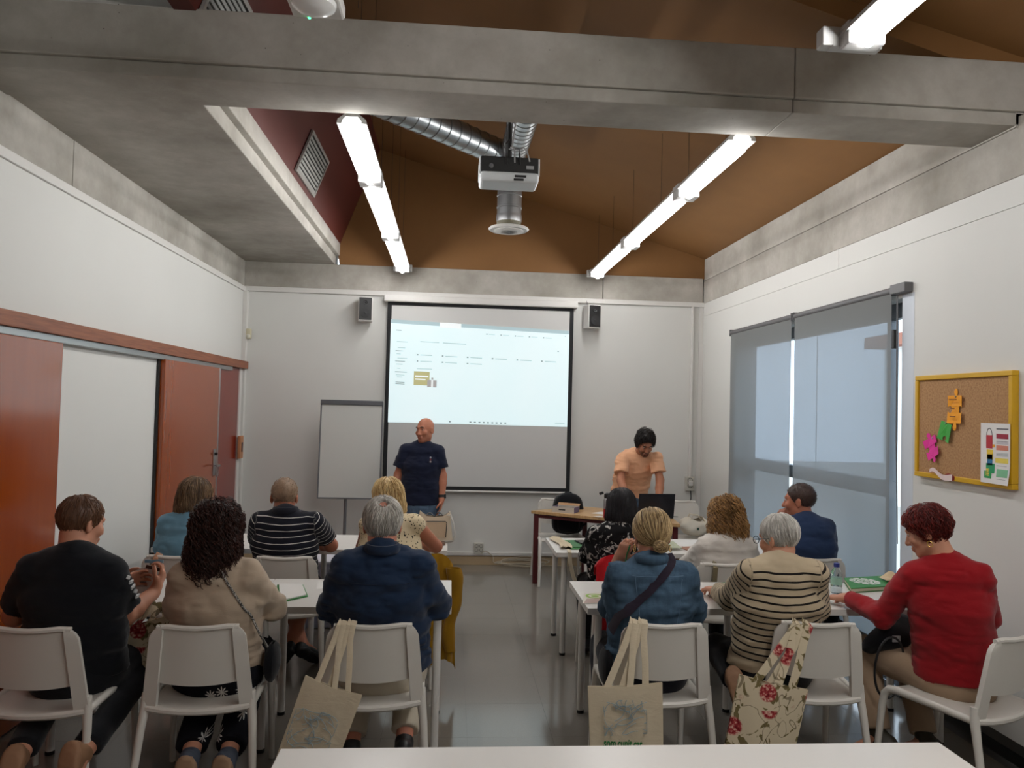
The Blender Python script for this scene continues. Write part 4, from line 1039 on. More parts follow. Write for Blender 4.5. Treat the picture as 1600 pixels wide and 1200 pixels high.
    for s_ in (-1, 1):
        MB().lathe([(.001, -.0085), (.0055, -.0065), (.0085, -.001), (.008, .003), (.005, .0072), (.001, .0085)], n=12, M=Matrix.Translation(Vector(hp((s_*.031, .0765, .006)))) @ Matrix(Rm).to_4x4()).build('eye', EYEW, body, smooth=True)
        MB().lathe([(.0015, .0), (.0047, .0), (.0042, .0012)], n=10, M=Matrix.Translation(Vector(hp((s_*.031, .0842, .006)))) @ Matrix(Rm).to_4x4() @ Matrix.Rotation(-PI/2, 4, 'X')).build('iris', EYEB, body)
    # ---------------- top
    if top is not None:
        tv = Vol(max(vox, .0075)); sl = slack
        z_h = hem_z if hem_z is not None else None
        hc = [(spine(-.02 if sleeve != 'dress' else -.1), -up)]
        for i, ((t0, w0, d0), (t1, w1, d1)) in enumerate(zip(sec[:-1], sec[1:])):
            if i == 3: tv.loft(spine(t0), spine(.965 if collar is None else .995), ax, fx, w0+sl*.6, d0+sl*.6, .078, .073, .03)
            else: tv.loft(spine(t0-.06 if i == 0 else t0), spine(t1), ax, fx, w0+sl, d0+sl+bust*(i == 2), w1+sl, d1+sl+bust*(i == 1), .03, cut=hc if i == 0 else None)
        for sd, s_ in (('L', -1), ('R', 1)):
            Sj, E, Wj = J['S'+sd], J['E'+sd], J['W'+sd]
            tv.cone(spine(.93), Sj, .056, .046*arm+sl*.7, .035)
            if sleeve == 'long':
                cutp = Wj+(E-Wj)*cuff; tv.cone(Sj, E, .05*arm+sl*.7, .042*arm+sl*.8, .012)
                tv.cone(E, Wj, .044*arm+sl*.9, .030*arm+sl*.55, .02, cut=[(cutp, unit(Wj-E))])
            elif sleeve == 'short':
                ce = Sj+(E-Sj)*sleeve_end; tv.cone(Sj, E, .051*arm+sl*.7, .05*arm+sl*1.2, .012, cut=[(ce, unit(E-Sj))])
            elif sleeve == 'none':
                tv.cone(Sj+(E-Sj)*-.1, Sj, .05*arm+sl*.3, .046*arm+sl*.3, .02, cut=[(Sj+(E-Sj)*.08, unit(unit(E-Sj)+s_*ax*.6))])
        if wrinkle:
            amp = wrinkle; sd_ = len(label) % 7
            def wr(P):
                w_ = vnoise(P*A3((9, 9, 22))+sd_*5.3)+.5*vnoise(P*A3((24, 24, 40))+sd_)
                ridg = 1-2*np.abs(vnoise(P*A3((6, 6, 13))+sd_*2.1)); fine = 1-2*np.abs(vnoise(P*A3((15, 15, 34))+sd_*3.7)); return amp*(.55*w_+.7*ridg+.45*fine-.35)
            tv.wr = wr
        V, F = tv.mesh()
        # distance along the trunk or along the sleeve, for knitted stripes
        tt = (V-P0)@up; axv = tt+2.0; bestd = np.abs((V-P0)@ax)/wid
        side = np.where((V-P0)@ax > 0, 1, -1)
        for sd, s_ in (('L', -1), ('R', 1)):
            Sj, E, Wj = J['S'+sd], J['E'+sd], J['W'+sd]
            du_, dl_ = unit(E-Sj), unit(Wj-E); Lu = np.linalg.norm(E-Sj)
            a1 = (V-Sj)@du_; c1 = np.linalg.norm(V-Sj-np.clip(a1, 0, Lu)[:, None]*du_, axis=1)
            a2 = (V-E)@dl_; c2 = np.linalg.norm(V-E-np.clip(a2, 0, .35)[:, None]*dl_, axis=1)
            onl = (side == s_) & (np.minimum(c1, c2) < .085) & (((V-Sj)@ax*s_ > .01) | (a1 > .05)); v_ = np.where(c1 <= c2, a1, Lu+a2)
            axv = np.where(onl, v_, axv)
        mesh_ob('top', V, F, top, e, {'axis': axv})
    if collar is not None:
        rg = .068; cpt = spine(.985); rr_ = []
        for i in range(25):
            a = 2*PI*i/24; dxy = ax*math.cos(a)*rg+unit(fx)*math.sin(a)*rg*.98; rr_.append(tuple(cpt+dxy+up*(.034-.016*math.sin(a))-fx*.004))
        MB().tube(rr_, .0135, 8, caps=False, flat=1.6, up=tuple(up)).build('collar', collar, e, smooth=True)
    # ---------------- trousers and shoes
    if pants is not None:
        pv = Vol(.0085); r_ = pants_r
        pv.loft(P0+A3((0, 0, -.045)), P0+A3((0, 0, .06)), ax, unit(fx), .168*g, .13*g, .150*g, .112*g, .03)
        for hip, kn, an, to in lg:
            ce = kn+(an-kn)*(1-hem); pv.cone(hip, kn, .09*r_, .068*r_, .03); pv.cone(kn, an, .068*r_, .058*r_, .02, cut=[(ce, unit(an-kn))])
        pv.wr = lambda P: .004*vnoise(P*A3((16, 16, 12)))+.0035*(1-2*np.abs(vnoise(P*A3((9, 9, 9))+3)))
        V, F = pv.mesh(); mesh_ob('trousers', V, F, pants, e)
    if shoes is not None:
        ms, mo = shoes
        for hip, kn, an, to in lg:
            f_ = unit(to-an); sh = unit(an-kn); n_ = unit(sh-f_*(sh@f_)) if abs(sh@f_) < .98 else unit(np.cross(f_, ax)); r3 = np.cross(f_, n_); Rf = np.stack([r3, f_, -n_], 1)
            c_ = an+n_*.035; sv = Vol(.007)
            pl = (c_+n_*.018, n_)
            sv.ell(c_-f_*.03, (.038, .048, .05), Rf, .02, cut=[pl]); sv.ell(c_+f_*.06, (.044, .09, .042), Rf, .03, cut=[pl]); sv.ell(c_+f_*.12, (.041, .06, .032), Rf, .02, cut=[pl])
            if shoe_cut is None: sv.cone(an-sh*.03, c_-f_*.01, .043, .04, .02, cut=[pl])
            V, F = sv.mesh(); so = mesh_ob('shoe', V, F, ms, e)
            sv = Vol(.007); cu_ = [(c_+n_*.03, n_), (c_+n_*.012, -n_)]
            sv.ell(c_-f_*.03, (.042, .052, .06), Rf, .02, cut=cu_); sv.ell(c_+f_*.05, (.045, .1, .06), Rf, .03, cut=cu_); sv.ell(c_+f_*.12, (.044, .065, .06), Rf, .02, cut=cu_)
            V, F = sv.mesh(); mesh_ob('sole', V, F, mo, so)
    if hair: hair(e, H0, Rm*headsc)
    return e, dict(hp=hp, Rm=Rm, spine=spine, ax=ax, fx=fx, up=up, J=J, base=base, lg=lg, P0=P0, body=body, sec=sec)
# ------------------------------------------------------------------ fabrics of the people's clothes
def stripes(name, base, line, period, duty, hem=0.0, rough=.9):
    t = NT(name); a = t.n('ShaderNodeAttribute'); a.attribute_name = 'axis'
    w = t.math('ADD', a.outputs['Fac'], t.math('MULTIPLY', t.noise(7, 2), .012))
    f = t.math('FRACT', t.math('DIVIDE', t.math('ADD', w, 5.0), period)); k = t.math('LESS_THAN', f, duty)
    if hem: k = t.math('MULTIPLY', k, t.math('SUBTRACT', 1.0, t.math('MULTIPLY', t.math('GREATER_THAN', a.outputs['Fac'], 1.5), t.math('MAXIMUM', t.math('LESS_THAN', a.outputs['Fac'], 2.0+hem), t.math('GREATER_THAN', a.outputs['Fac'], 2.53)))))
    v = t.noise(40, 3); c = lin(base)
    t.col(t.mix(k, t.mix(v, tuple(x*.9 for x in c), c), lin(line))); t.set(Roughness=rough, Specular_IOR_Level=.15, Sheen_Weight=.1)
    t.bump(t.math('ADD', t.noise(700, 1), t.noise(10, 3)), .25, .008); return t.m
def daisies(name, base, petal, scale):
    t = NT(name); mp = t.mapping((scale, 0, scale*.85), loc=(.3, 0, .2))
    v = t.n('ShaderNodeTexVoronoi', voronoi_dimensions='3D'); v.inputs['Scale'].default_value = 1.0; v.inputs['Randomness'].default_value = .55; t.l(mp, v.inputs['Vector'])
    d = t.n('ShaderNodeVectorMath', operation='SUBTRACT'); t.l(mp, d.inputs[0]); t.l(v.outputs['Position'], d.inputs[1])
    s = t.n('ShaderNodeSeparateXYZ'); t.l(d.outputs[0], s.inputs[0])
    an = t.math('ARCTAN2', s.outputs['X'], s.outputs['Z']); pet = t.math('COSINE', t.math('MULTIPLY', an, 9.0))
    dist = v.outputs['Distance']; lim = t.math('MULTIPLY_ADD', pet, .10, .26)
    m_ = t.math('MULTIPLY', t.math('LESS_THAN', dist, lim), t.math('GREATER_THAN', dist, .09))
    t.col(t.mix(m_, lin(base), lin(petal))); t.set(Roughness=.85, Specular_IOR_Level=.15); t.bump(t.noise(12, 3), .25, .01); return t.m
def speckle(name, base, dot, scale, lim):
    t = NT(name); v = t.voro(scale); n_ = t.noise(scale*.6, 2)
    k = t.math('LESS_THAN', v.outputs['Distance'], t.math('MULTIPLY_ADD', n_, lim*1.2, lim*.4))
    t.col(t.mix(k, lin(base), lin(dot))); t.set(Roughness=.9, Specular_IOR_Level=.15); t.bump(t.noise(10, 3), .25, .01); return t.m
def blossoms(name):
    t = NT(name); a = t.noise(17, 5, .65, dist=1.2); b = t.noise(34, 4, .6)
    k = t.ramp(a, [(.54, (0,0,0)), (.58, (1,1,1))]); c = t.ramp(b, [(.3, lin((80,78,76))), (.6, lin((206,202,196)))])
    t.col(t.mix(k, lin((16,15,17)), c)); t.set(Roughness=.85, Specular_IOR_Level=.15); t.bump(t.noise(10, 3), .25, .01); return t.m
def denim(name, rgb):
    t = NT(name); c = lin(rgb); a = t.noise(60, 4, vec=t.mapping((1, 1, .25))); b = t.noise(5, 4)
    f = t.math('ADD', t.math('MULTIPLY', a, .5), t.math('MULTIPLY', b, .6))
    t.col(t.ramp(f, [(.35, tuple(x*.62 for x in c)), (.75, tuple(min(1, x*1.35) for x in c))])); t.set(Roughness=.85, Specular_IOR_Level=.15)
    t.bump(t.math('ADD', t.noise(600, 1), t.math('MULTIPLY', t.noise(9, 3, vec=t.mapping((1, 1, 2.5))), 4)), .3, .006); return t.m
RUB = simple('tan rubber sole', (150,112,84), .7, .08, 60, .2); DKSHOE = simple('black shoe', (22,22,24), .5, .1); BROWNSHOE = simple('brown leather shoe', (92,62,44), .5, .12)
JEANS = denim('blue jeans', (84,104,126)); BLKP = cloth('black trousers', (22,23,27)); BEIGEP = cloth('beige trousers', (158,134,110)); LIGHTP = cloth('light cotton trousers', (188,178,160))

# ------------------------------------------------------------------ hair styles
F_CUT = ((0, .07, .065), (0, .8, -.6)); NAPE = ((0, -.08, -.07), (0, .2, -1))
def short_hair(mat, th=.010, n=900, L=.035, rad=.0017, seed=1, nape=-.07, front=.07, jit=.25, crown=(0, -.05, .12), lift=.003, curl=(0, 0), top=0.0, spot=None):
    def f(e, H, Rm):
        make_hair(e, H, Rm, [((0, -.018, .034+top*.5), (.075+th, .095+th, .087+th+top))], [((0, front, .062), (0, .8, -.6)), ((0, -.08, nape), (0, .2, -1))]+([spot] if spot else []), mat,
                  [dict(n=n, comb=comb_down(crown), L=L, rad=rad, root=lambda q: ((q-A3((0, front, .062)))@unit((0, .8, -.6)) < -.003) & (q[:, 2] > nape+.012), jit=jit, lift=lift, curl=curl, pts=7)], seed=seed)
    return f
def bob_hair(mat, w=.10, low=-.14, n=900, seed=2, rad=.0021, curl=(.003, 60), front=.045, back=.0, d=.085, jit=.1, top=.0):
    def f(e, H, Rm):
        make_hair(e, H, Rm, [((0, -.02, .036+top*.4), (.092, .108, .098+top)), ((0, -.045, -.055), (w, d, .12))], [((0, front, .05), (0, .95, -.3)), ((0, 0, low), (0, 0, -1))], mat,
                  [dict(n=n, comb=comb_down((0, -.01, .14), back, .8), L=lambda P: np.clip(.07+(P[:, 2]-low)*.75, .05, .24), rad=rad, root=lambda q: (q[:, 1] < front+.02) & (q[:, 2] > low+.03), jit=jit, lift=.004, curl=curl, pts=10)], seed=seed)
    return f
def curly_hair(mat, w=.125, low=-.22, n=900, seed=3, amp=.010, rad=.0026, front=.04, d=.10, freq=120, head=(.112, .12, .112)):
    def f(e, H, Rm):
        make_hair(e, H, Rm, [((0, -.025, .03), head), ((0, -.05, low*.45), (w, d, -low*.62+.02))], [((0, front, .05), (0, .95, -.3))], mat,
                  [dict(n=n, comb=comb_down((0, -.01, .15), .05, .8), L=.17, rad=rad, root=lambda q: (q[:, 1] < front+.02), jit=.25, lift=.004, curl=(amp, freq), pts=16)], seed=seed, shell_wr=.014)
    return f
def bun_hair(mat, seed=4):
    def f(e, H, Rm):
        bun = A3((-.002, -.116, -.056))
        def comb(p):
            o = bun+A3((0, .02, 0))-p; return o/np.maximum(np.linalg.norm(o, axis=1)[:, None], 1e-6)
        make_hair(e, H, Rm, [((0, -.018, .034), (.087, .107, .098))], [((0, .06, .06), (0, .8, -.6)), ((0, -.08, -.075), (0, .2, -1))], mat,
                  [dict(n=1100, comb=comb, L=.14, rad=.0022, root=lambda q: (q[:, 1] < .06), jit=.06, lift=.003, pts=10)], seed=seed)
        make_hair(e, H, Rm, [(bun, (.024, .028, .024)), (bun+A3((.024, -.002, -.005)), (.017, .016, .016))], [], mat,
                  [dict(n=220, comb=lambda p: np.stack([(p-bun)[:, 2], np.zeros(len(p)), -(p-bun)[:, 0]], 1)*20+A3((0, .1, 0)), L=.05, rad=.0022, root=lambda q: q[:, 1] < 9, jit=.3, lift=.002, pts=8)], seed=seed+1, name='hair_bun')
    return f

# ------------------------------------------------------------------ near row
HB = hair_mat('brown short hair', (74,48,34), (126,88,62))
p1, k1 = person('man in a black T-shirt at the left edge reading a paper',
    dict(H=(-1.624,3.53,1.180), N=(-1.620,3.46,1.075), SL=(-1.785,3.46,0.985), SR=(-1.472,3.48,0.980), EL=(-1.921,3.58,0.757), ER=(-1.462,3.62,0.742), WL=(-1.60,3.84,0.835), WR=(-1.418,3.84,0.80), FR=(-1.396,3.88,0.87), FL=(-1.50,3.90,.86)),
    head=(-.55, -.22, 0), girth=1.18, top=cloth('black cotton', (17,19,24)), sleeve='short', sleeve_end=.74, slack=.02, arm=1.12, pants=BLKP, neck_r=.064,
    legs=[((-1.80,3.93,.50), (-1.70,3.22,.27), (-1.72,3.14,.06)), ((-1.40,3.93,.52), (-1.47,3.24,.27), (-1.46,3.16,.06))], shoes=(simple('tan suede shoe', (140,104,76), .8, .1), RUB),
    hair=short_hair(HB, .007, 800, .022, .0017, 1, nape=-.055), hand_kw=dict(R=dict(Nv=(-.9, -.2, -.2), thumb=(-.2, 0, 1), curl=.75), L=dict(Nv=(.9, -.2, .1), thumb=(0, 0, 1), curl=.5)), pelvis=(-1.64, 3.57, .54), back_hunch=.0, headsc=.96)
HD = hair_mat('dark auburn curls', (22,12,10), (66,34,26))
p2, k2 = person('woman with long dark curly hair and a beige top',
    dict(H=(-1.040,3.55,1.150), N=(-1.023,3.47,1.025), SL=(-1.155,3.47,0.962), SR=(-0.872,3.47,0.968), EL=(-1.232,3.62,0.790), ER=(-0.800,3.62,0.790), WL=(-1.24,3.92,0.775), WR=(-0.90,3.95,0.772)),
    head=(.05, -.2, 0), girth=1.13, top=cloth('beige jersey', (178,160,140)), sleeve='long', slack=.016, wrinkle=.008, pants=daisies('black daisy print', (20,20,26), (214,212,206), 13), pants_r=1.15, hem=.12,
    legs=[((-1.13,3.92,.5), (-1.07,3.36,.20), (-1.08,3.40,.045)), ((-.93,3.92,.5), (-.915,3.36,.20), (-.91,3.40,.045))], shoes=(simple('grey blue trainers', (70,78,92), .8, .1), simple('worn tan sole', (156,126,100), .8, .1)),
    hair=curly_hair(HD, .107, -.235, 1000, 3, .010, head=(.10, .112, .108)), pelvis=(-1.03, 3.58, .54), back_hunch=.0, arm=1.1)
HG = hair_mat('silver grey hair', (158,152,144), (232,228,220))
p3, k3 = person('grey haired man in a navy shirt seen from behind at the aisle',
    dict(H=(-0.298,3.52,1.190), N=(-0.290,3.45,1.080), SL=(-0.450,3.46,1.015), SR=(-0.125,3.46,1.020), EL=(-0.530,3.6,0.800), ER=(-0.042,3.62,0.803), WL=(-0.44,3.90,0.785), WR=(-0.171,3.92,0.785)),
    head=(.0, -.12, 0), girth=1.2, top=cloth('navy cotton shirt', (26,42,66)), sleeve='long', slack=.022, wrinkle=.011, pants=LIGHTP, arm=1.12, collar=cloth('navy collar', (24,38,60)), neck_r=.062,
    legs=[((-.42,3.93,.5), (-.42,3.62,.12), (-.42,3.78,.05)), ((-.17,3.90,.5), (-.172,3.50,.19), (-.175,3.58,.05))], shoes=(DKSHOE, DKSHOE), hem=.16, pants_r=1.1,
    hair=short_hair(HG, .012, 1200, .035, .0017, 5, nape=-.10, crown=(.01, -.075, .085), spot=((.005, -.088, .105), .026)), pelvis=(-.29, 3.60, .54), back_hunch=-.01, skin_=('ruddy', (190,128,106)))
# the crown where the scalp shows
HBL = hair_mat('dark blond streaked hair', (104,80,52), (214,186,138))
DEN = denim('denim jacket cloth', (66,88,108))
p4, k4 = person('woman in a denim jacket with a blond bun and a dark shoulder strap',
    dict(H=(0.970,3.58,1.145), N=(0.955,3.52,1.030), SL=(0.812,3.52,0.968), SR=(1.112,3.52,0.970), EL=(0.806,3.70,0.775), ER=(1.192,3.62,0.775), WL=(0.862,3.81,0.975), FL=(0.895,3.78,1.06), WR=(1.18,3.93,0.785)),
    head=(.05, -.25, 0), girth=1.14, top=DEN, sleeve='long', slack=.020, wrinkle=.011, pants=cloth('dark trousers', (24,26,36)), collar=DEN, cuff=.05, arm=1.08,
    shoes=(DKSHOE, DKSHOE), hair=bun_hair(HBL), hand_kw=dict(L=dict(Nv=(.6, .3, .3), thumb=(.4, -.6, .2), curl=.8)), pelvis=(.97, 3.60, .54), back_hunch=.0)
HS = hair_mat('white grey bob', (168,162,154), (240,236,228))
p5, k5 = person('woman with short white hair, glasses and a striped sweater',
    dict(H=(1.592,3.57,1.143), N=(1.580,3.5,1.045), SL=(1.432,3.52,0.985), SR=(1.727,3.48,0.995), EL=(1.425,3.74,0.815), ER=(1.800,3.6,0.80), WL=(1.455,3.98,0.79), FL=(1.435,4.06,0.785), WR=(1.80,3.93,0.778)),
    head=(.55, -.22, 0), girth=1.12, top=stripes('cream sweater with black stripes', (196,178,150), (26,22,20), .0335, .26, hem=.05), sleeve='long', slack=.024, wrinkle=.007, pants=BLKP, cuff=.05, arm=1.05,
    legs=[((1.42,3.90,.52), (1.40,3.60,.44), (1.43,3.53,.30)), ((1.64,3.93,.5), (1.62,3.6,.12), (1.62,3.76,.05))], shoes=(BROWNSHOE, RUB),
    hair=short_hair(HS, .007, 1200, .055, .0019, 7, nape=-.105, crown=(0, -.02, .13), front=.075, jit=.12), pelvis=(1.60, 3.63, .54), back_hunch=-.01, headsc=.93)
HR = hair_mat('dyed red hair', (52,14,12), (122,34,26))
p6, k6 = person('woman with short red hair in a red sweater',
    dict(H=(2.285,3.48,1.200), N=(2.350,3.42,1.080), SL=(2.222,3.49,0.985), SR=(2.470,3.37,1.010), EL=(2.155,3.62,0.765), ER=(2.60,3.5,0.79), WL=(2.11,3.86,0.785), FL=(2.06,3.93,0.775), WR=(2.45,3.85,0.775), FR=(2.40,3.92,0.77)),
    head=(.85, -.38, .0), girth=1.0, top=cloth('red knit', (140,18,26), .08), sleeve='long', slack=.017, wrinkle=.007, pants=BEIGEP, cuff=.02, arm=1.08,
    legs=[((2.20,3.86,.52), (2.165,3.66,.14), (2.06,3.74,.05)), ((2.42,3.84,.5), (2.38,3.62,.14), (2.29,3.72,.05))], shoes=(simple('dark flat shoe', (52,46,34), .6, .1), DKSHOE), pants_r=1.08,
    hair=short_hair(HR, .009, 1300, .05, .0021, 9, nape=-.095, crown=(0, -.03, .12), jit=.6, lift=.008, curl=(.004, 70), front=.07), pelvis=(2.42, 3.46, .54), back_hunch=.0, headsc=.94,
    hand_kw=dict(L=dict(Nv=(0, 0, -1), thumb=(.7, -.6, 0), curl=.45)))

# ------------------------------------------------------------------ far row
HBR = hair_mat('ash brown bob', (58,44,34), (140,112,82))
p7, k7 = person('woman in a light blue blouse by the sliding doors',
    dict(H=(-1.603,5.0,1.115), N=(-1.607,4.93,1.02), SL=(-1.752,4.93,0.955), SR=(-1.462,4.95,0.962), EL=(-1.828,5.08,0.790), ER=(-1.42,5.1,0.79), WL=(-1.76,5.38,0.775), WR=(-1.52,5.38,0.775)),
    head=(-.4, -.1, 0), girth=1.12, top=cloth('light blue cotton', (104,146,168)), sleeve='long', slack=.02, wrinkle=.008, pants=cloth('blue trousers', (50,62,84)), shoes=(DKSHOE, DKSHOE), vox=.0085, hair=bob_hair(HBR, .10, -.10, 900, 11, front=.05), pelvis=(-1.61, 5.03, .54))
HBZ = hair_mat('cropped sandy grey hair', (120,96,76), (178,152,126))
p8, k8 = person('man with cropped hair in a navy polo with white stripes',
    dict(H=(-1.055,5.0,1.125), N=(-1.028,4.92,1.035), SL=(-1.185,4.92,0.978), SR=(-0.845,4.92,0.985), EL=(-1.236,5.12,0.780), ER=(-0.775,5.16,0.795), WL=(-1.13,5.42,0.775), WR=(-0.962,5.42,0.775)),
    head=(.1, -.28, 0), girth=1.12, top=stripes('navy polo with thin white stripes', (24,26,36), (206,204,198), .037, .11), sleeve='short', sleeve_end=.62, slack=.018, pants=cloth('dark shorts', (30,32,40)), hem=.95, collar=cloth('navy polo collar', (26,28,38)), arm=1.1,
    legs=[((-1.12,5.33,.5), (-.93,5.13,.14), (-.86,5.24,.06)), ((-.92,5.33,.5), (-1.01,5.10,.15), (-1.07,5.20,.06))], shoes=(DKSHOE, DKSHOE), shoe_cut=1, vox=.008,
    hair=short_hair(HBZ, .004, 700, .010, .0016, 12, nape=-.05), pelvis=(-1.03, 5.02, .54), skin_=('tan', (180,118,92)))
HBO = hair_mat('light blond hair', (164,128,78), (236,210,156))
p9, k9 = person('blond woman in a sleeveless dotted cream top',
    dict(H=(-0.392,5.0,1.135), N=(-0.368,4.93,1.02), SL=(-0.510,4.93,0.962), SR=(-0.205,4.93,0.975), EL=(-0.562,5.12,0.795), ER=(-0.078,5.16,0.795), WL=(-0.44,5.42,0.775), WR=(-0.22,5.42,0.775)),
    head=(.15, -.1, -.08), girth=1.08, top=speckle('cream cloth with black dots', (222,206,172), (24,20,18), 62, .26), sleeve='none', slack=.016, pants=JEANS, shoes=(DKSHOE, DKSHOE), vox=.008, hair=bob_hair(HBO, .098, -.13, 1000, 13, rad=.0024, curl=(.004, 45)), pelvis=(-.37, 5.03, .54), skin_=('tan', (180,118,92)), arm=1.05)
HBK = hair_mat('straight black hair', (12,11,13), (40,36,40), .35)
p10, k10 = person('woman with straight black hair in a black floral blouse',
    dict(H=(1.144,5.0,1.09), N=(1.124,4.93,0.99), SL=(0.975,4.93,0.925), SR=(1.285,4.93,0.934), EL=(0.945,5.08,0.765), ER=(1.385,5.1,0.765), WL=(1.08,5.38,0.775), WR=(1.35,5.38,0.775)),
    head=(-.05, -.12, 0), girth=1.1, top=blossoms('black blouse with pale blossoms'), sleeve='long', slack=.026, wrinkle=.008, pants=BLKP, shoes=(DKSHOE, DKSHOE), vox=.0085, hair=bob_hair(HBK, .108, -.12, 1100, 15, rad=.002, curl=(0, 0), jit=.04), pelvis=(1.13, 5.03, .54))
HCL = hair_mat('light brown curls', (86,58,34), (190,146,92))
p11, k11 = person('woman with light brown curly hair in a white top',
    dict(H=(1.868,5.02,1.04), N=(1.846,4.93,0.925), SL=(1.705,4.93,0.850), SR=(1.99,4.93,0.858), EL=(1.64,5.1,0.70), ER=(2.09,5.1,0.71), WL=(1.80,5.36,0.772), WR=(2.06,5.36,0.772)),
    head=(-.1, -.25, 0), girth=1.1, top=cloth('white cotton', (206,200,192), .05), sleeve='long', slack=.022, wrinkle=.007, pants=BLKP, shoes=(DKSHOE, DKSHOE), vox=.0085, hair=curly_hair(HCL, .115, -.19, 1100, 17, .012, .0028, d=.085, freq=95, head=(.098, .108, .104)), pelvis=(1.84, 5.05, .52))
HBD = hair_mat('shaved dark stubble', (46,32,28), (84,60,50))
p12, k12 = person('man with shaved head in a navy T-shirt resting his chin on his hand',
    dict(H=(2.400,5.06,1.150), N=(2.425,5.0,1.045), SL=(2.325,5.12,0.975), SR=(2.545,4.97,0.985), EL=(2.30,5.33,0.80), ER=(2.64,5.12,0.79), WL=(2.29,5.20,0.985), FL=(2.318,5.165,1.05), WR=(2.56,5.38,0.775)),
    head=(.95, -.05, 0), girth=1.02, top=cloth('dark blue jersey', (34,50,80)), sleeve='short', sleeve_end=.7, slack=.02, pants=BLKP, shoes=(DKSHOE, DKSHOE), vox=.008, hair=short_hair(HBD, .0035, 500, .006, .0014, 18, nape=-.045), pelvis=(2.46, 5.05, .54),
    hand_kw=dict(L=dict(Nv=(.7, -.3, .3), thumb=(.5, -.5, .5), curl=.9)), skin_=('deep tan', (168,108,84)), beard=.15)

# ------------------------------------------------------------------ standing people
p13, k13 = person('bald man in a navy T-shirt and jeans standing before the screen',
    dict(H=(-0.250,7.42,1.500), N=(-0.268,7.43,1.375), SR=(-0.430,7.43,1.300), SL=(-0.122,7.41,1.300), ER=(-0.497,7.46,1.06), EL=(-0.068,7.42,1.06), WR=(-0.545,7.36,.83), WL=(-0.068,7.38,.85), FL=(-0.080,7.35,.73), FR=(-.55,7.33,.73)),
    head=(PI-.6, -.02, .06), girth=1.06, top=cloth('deep navy jersey', (20,26,46)), sleeve='short', sleeve_end=.68, slack=.022, wrinkle=.006, pants=JEANS, pants_r=1.05, arm=1.05, pelvis=(-.272, 7.45, .80),
    legs=[((-.16,7.40,.42), (-.14,7.46,.09), (-.11,7.30,.04)), ((-.40,7.40,.42), (-.41,7.46,.09), (-.43,7.30,.04))], shoes=(DKSHOE, DKSHOE), hem=.02, vox=.007, skin_=('tan', (180,118,92)), beard=.3,
    hand_kw=dict(L=dict(Nv=(-1, 0, 0), thumb=(-.2, -1, 0), curl=.3), R=dict(Nv=(1, 0, 0), thumb=(.2, -1, 0), curl=.3)), back_hunch=.0)
HYM = hair_mat('thick black hair', (10,9,9), (44,36,32))
p14, k14 = person('young man in a peach T-shirt leaning over the laptop',
    dict(H=(2.005,7.72,1.400), N=(1.965,7.84,1.305), SR=(1.800,7.84,1.235), SL=(2.150,7.80,1.250), ER=(1.765,7.74,1.02), EL=(2.172,7.72,1.03), WR=(1.80,7.50,.775), WL=(2.09,7.47,.775), FR=(1.85,7.42,.745), FL=(2.06,7.38,.745)),
    head=(PI+.08, -.55, 0), girth=1.05, top=cloth('peach cotton', (232,176,138), .06), sleeve='short', sleeve_end=.66, slack=.024, wrinkle=.008, pants=JEANS, pelvis=(1.93, 8.06, .84), skin_=('olive', (172,116,88)), beard=.75,
    legs=[((2.03,8.0,.45), (2.03,8.08,.09), (2.03,7.92,.04)), ((1.84,8.0,.45), (1.84,8.08,.09), (1.84,7.92,.04))], shoes=(DKSHOE, DKSHOE), hem=.02, vox=.007, arm=1.05,
    hair=short_hair(HYM, .013, 1200, .035, .002, 21, nape=-.05, front=.068, jit=.6, lift=.010, curl=(.004, 80), top=.016), back_hunch=.03)

# ------------------------------------------------------------------ what people wear besides clothes
GOLD = simple('gold metal', (206,170,96), .3, .05, metal=1.0); BLKLEATHER = simple('black leather', (20,20,22), .5, .1, 60, .15)
for kk, pp_ in ((k13, p13), (k14, p14)):
    bm2 = simple('dark eyebrow', (40,28,22), .8)
    for s_ in (-1, 1):
        MB().tube([tuple(kk['hp']((s_*.014, .096, .028))), tuple(kk['hp']((s_*.03, .095, .034))), tuple(kk['hp']((s_*.047, .082, .029)))], [.004, .005, .003], 6).build('eyebrow', bm2, kk['body'], smooth=True)
# watch of the standing man
w_ = k13['J']['WL']; e_ = k13['J']['EL']; dw = unit(w_-e_); c0 = w_-dw*.02
MB().tube([tuple(c0-dw*.013), tuple(c0+dw*.013)], .034, 18).build('wrist_watch', BLKLEATHER, p13, smooth=True)
MB().box(c0[0]+.02, c0[0]+.04, c0[1]-.025, c0[1]+.018, c0[2]-.02, c0[2]+.02).build('watch_case', BLACK, p13, bevel=.004)
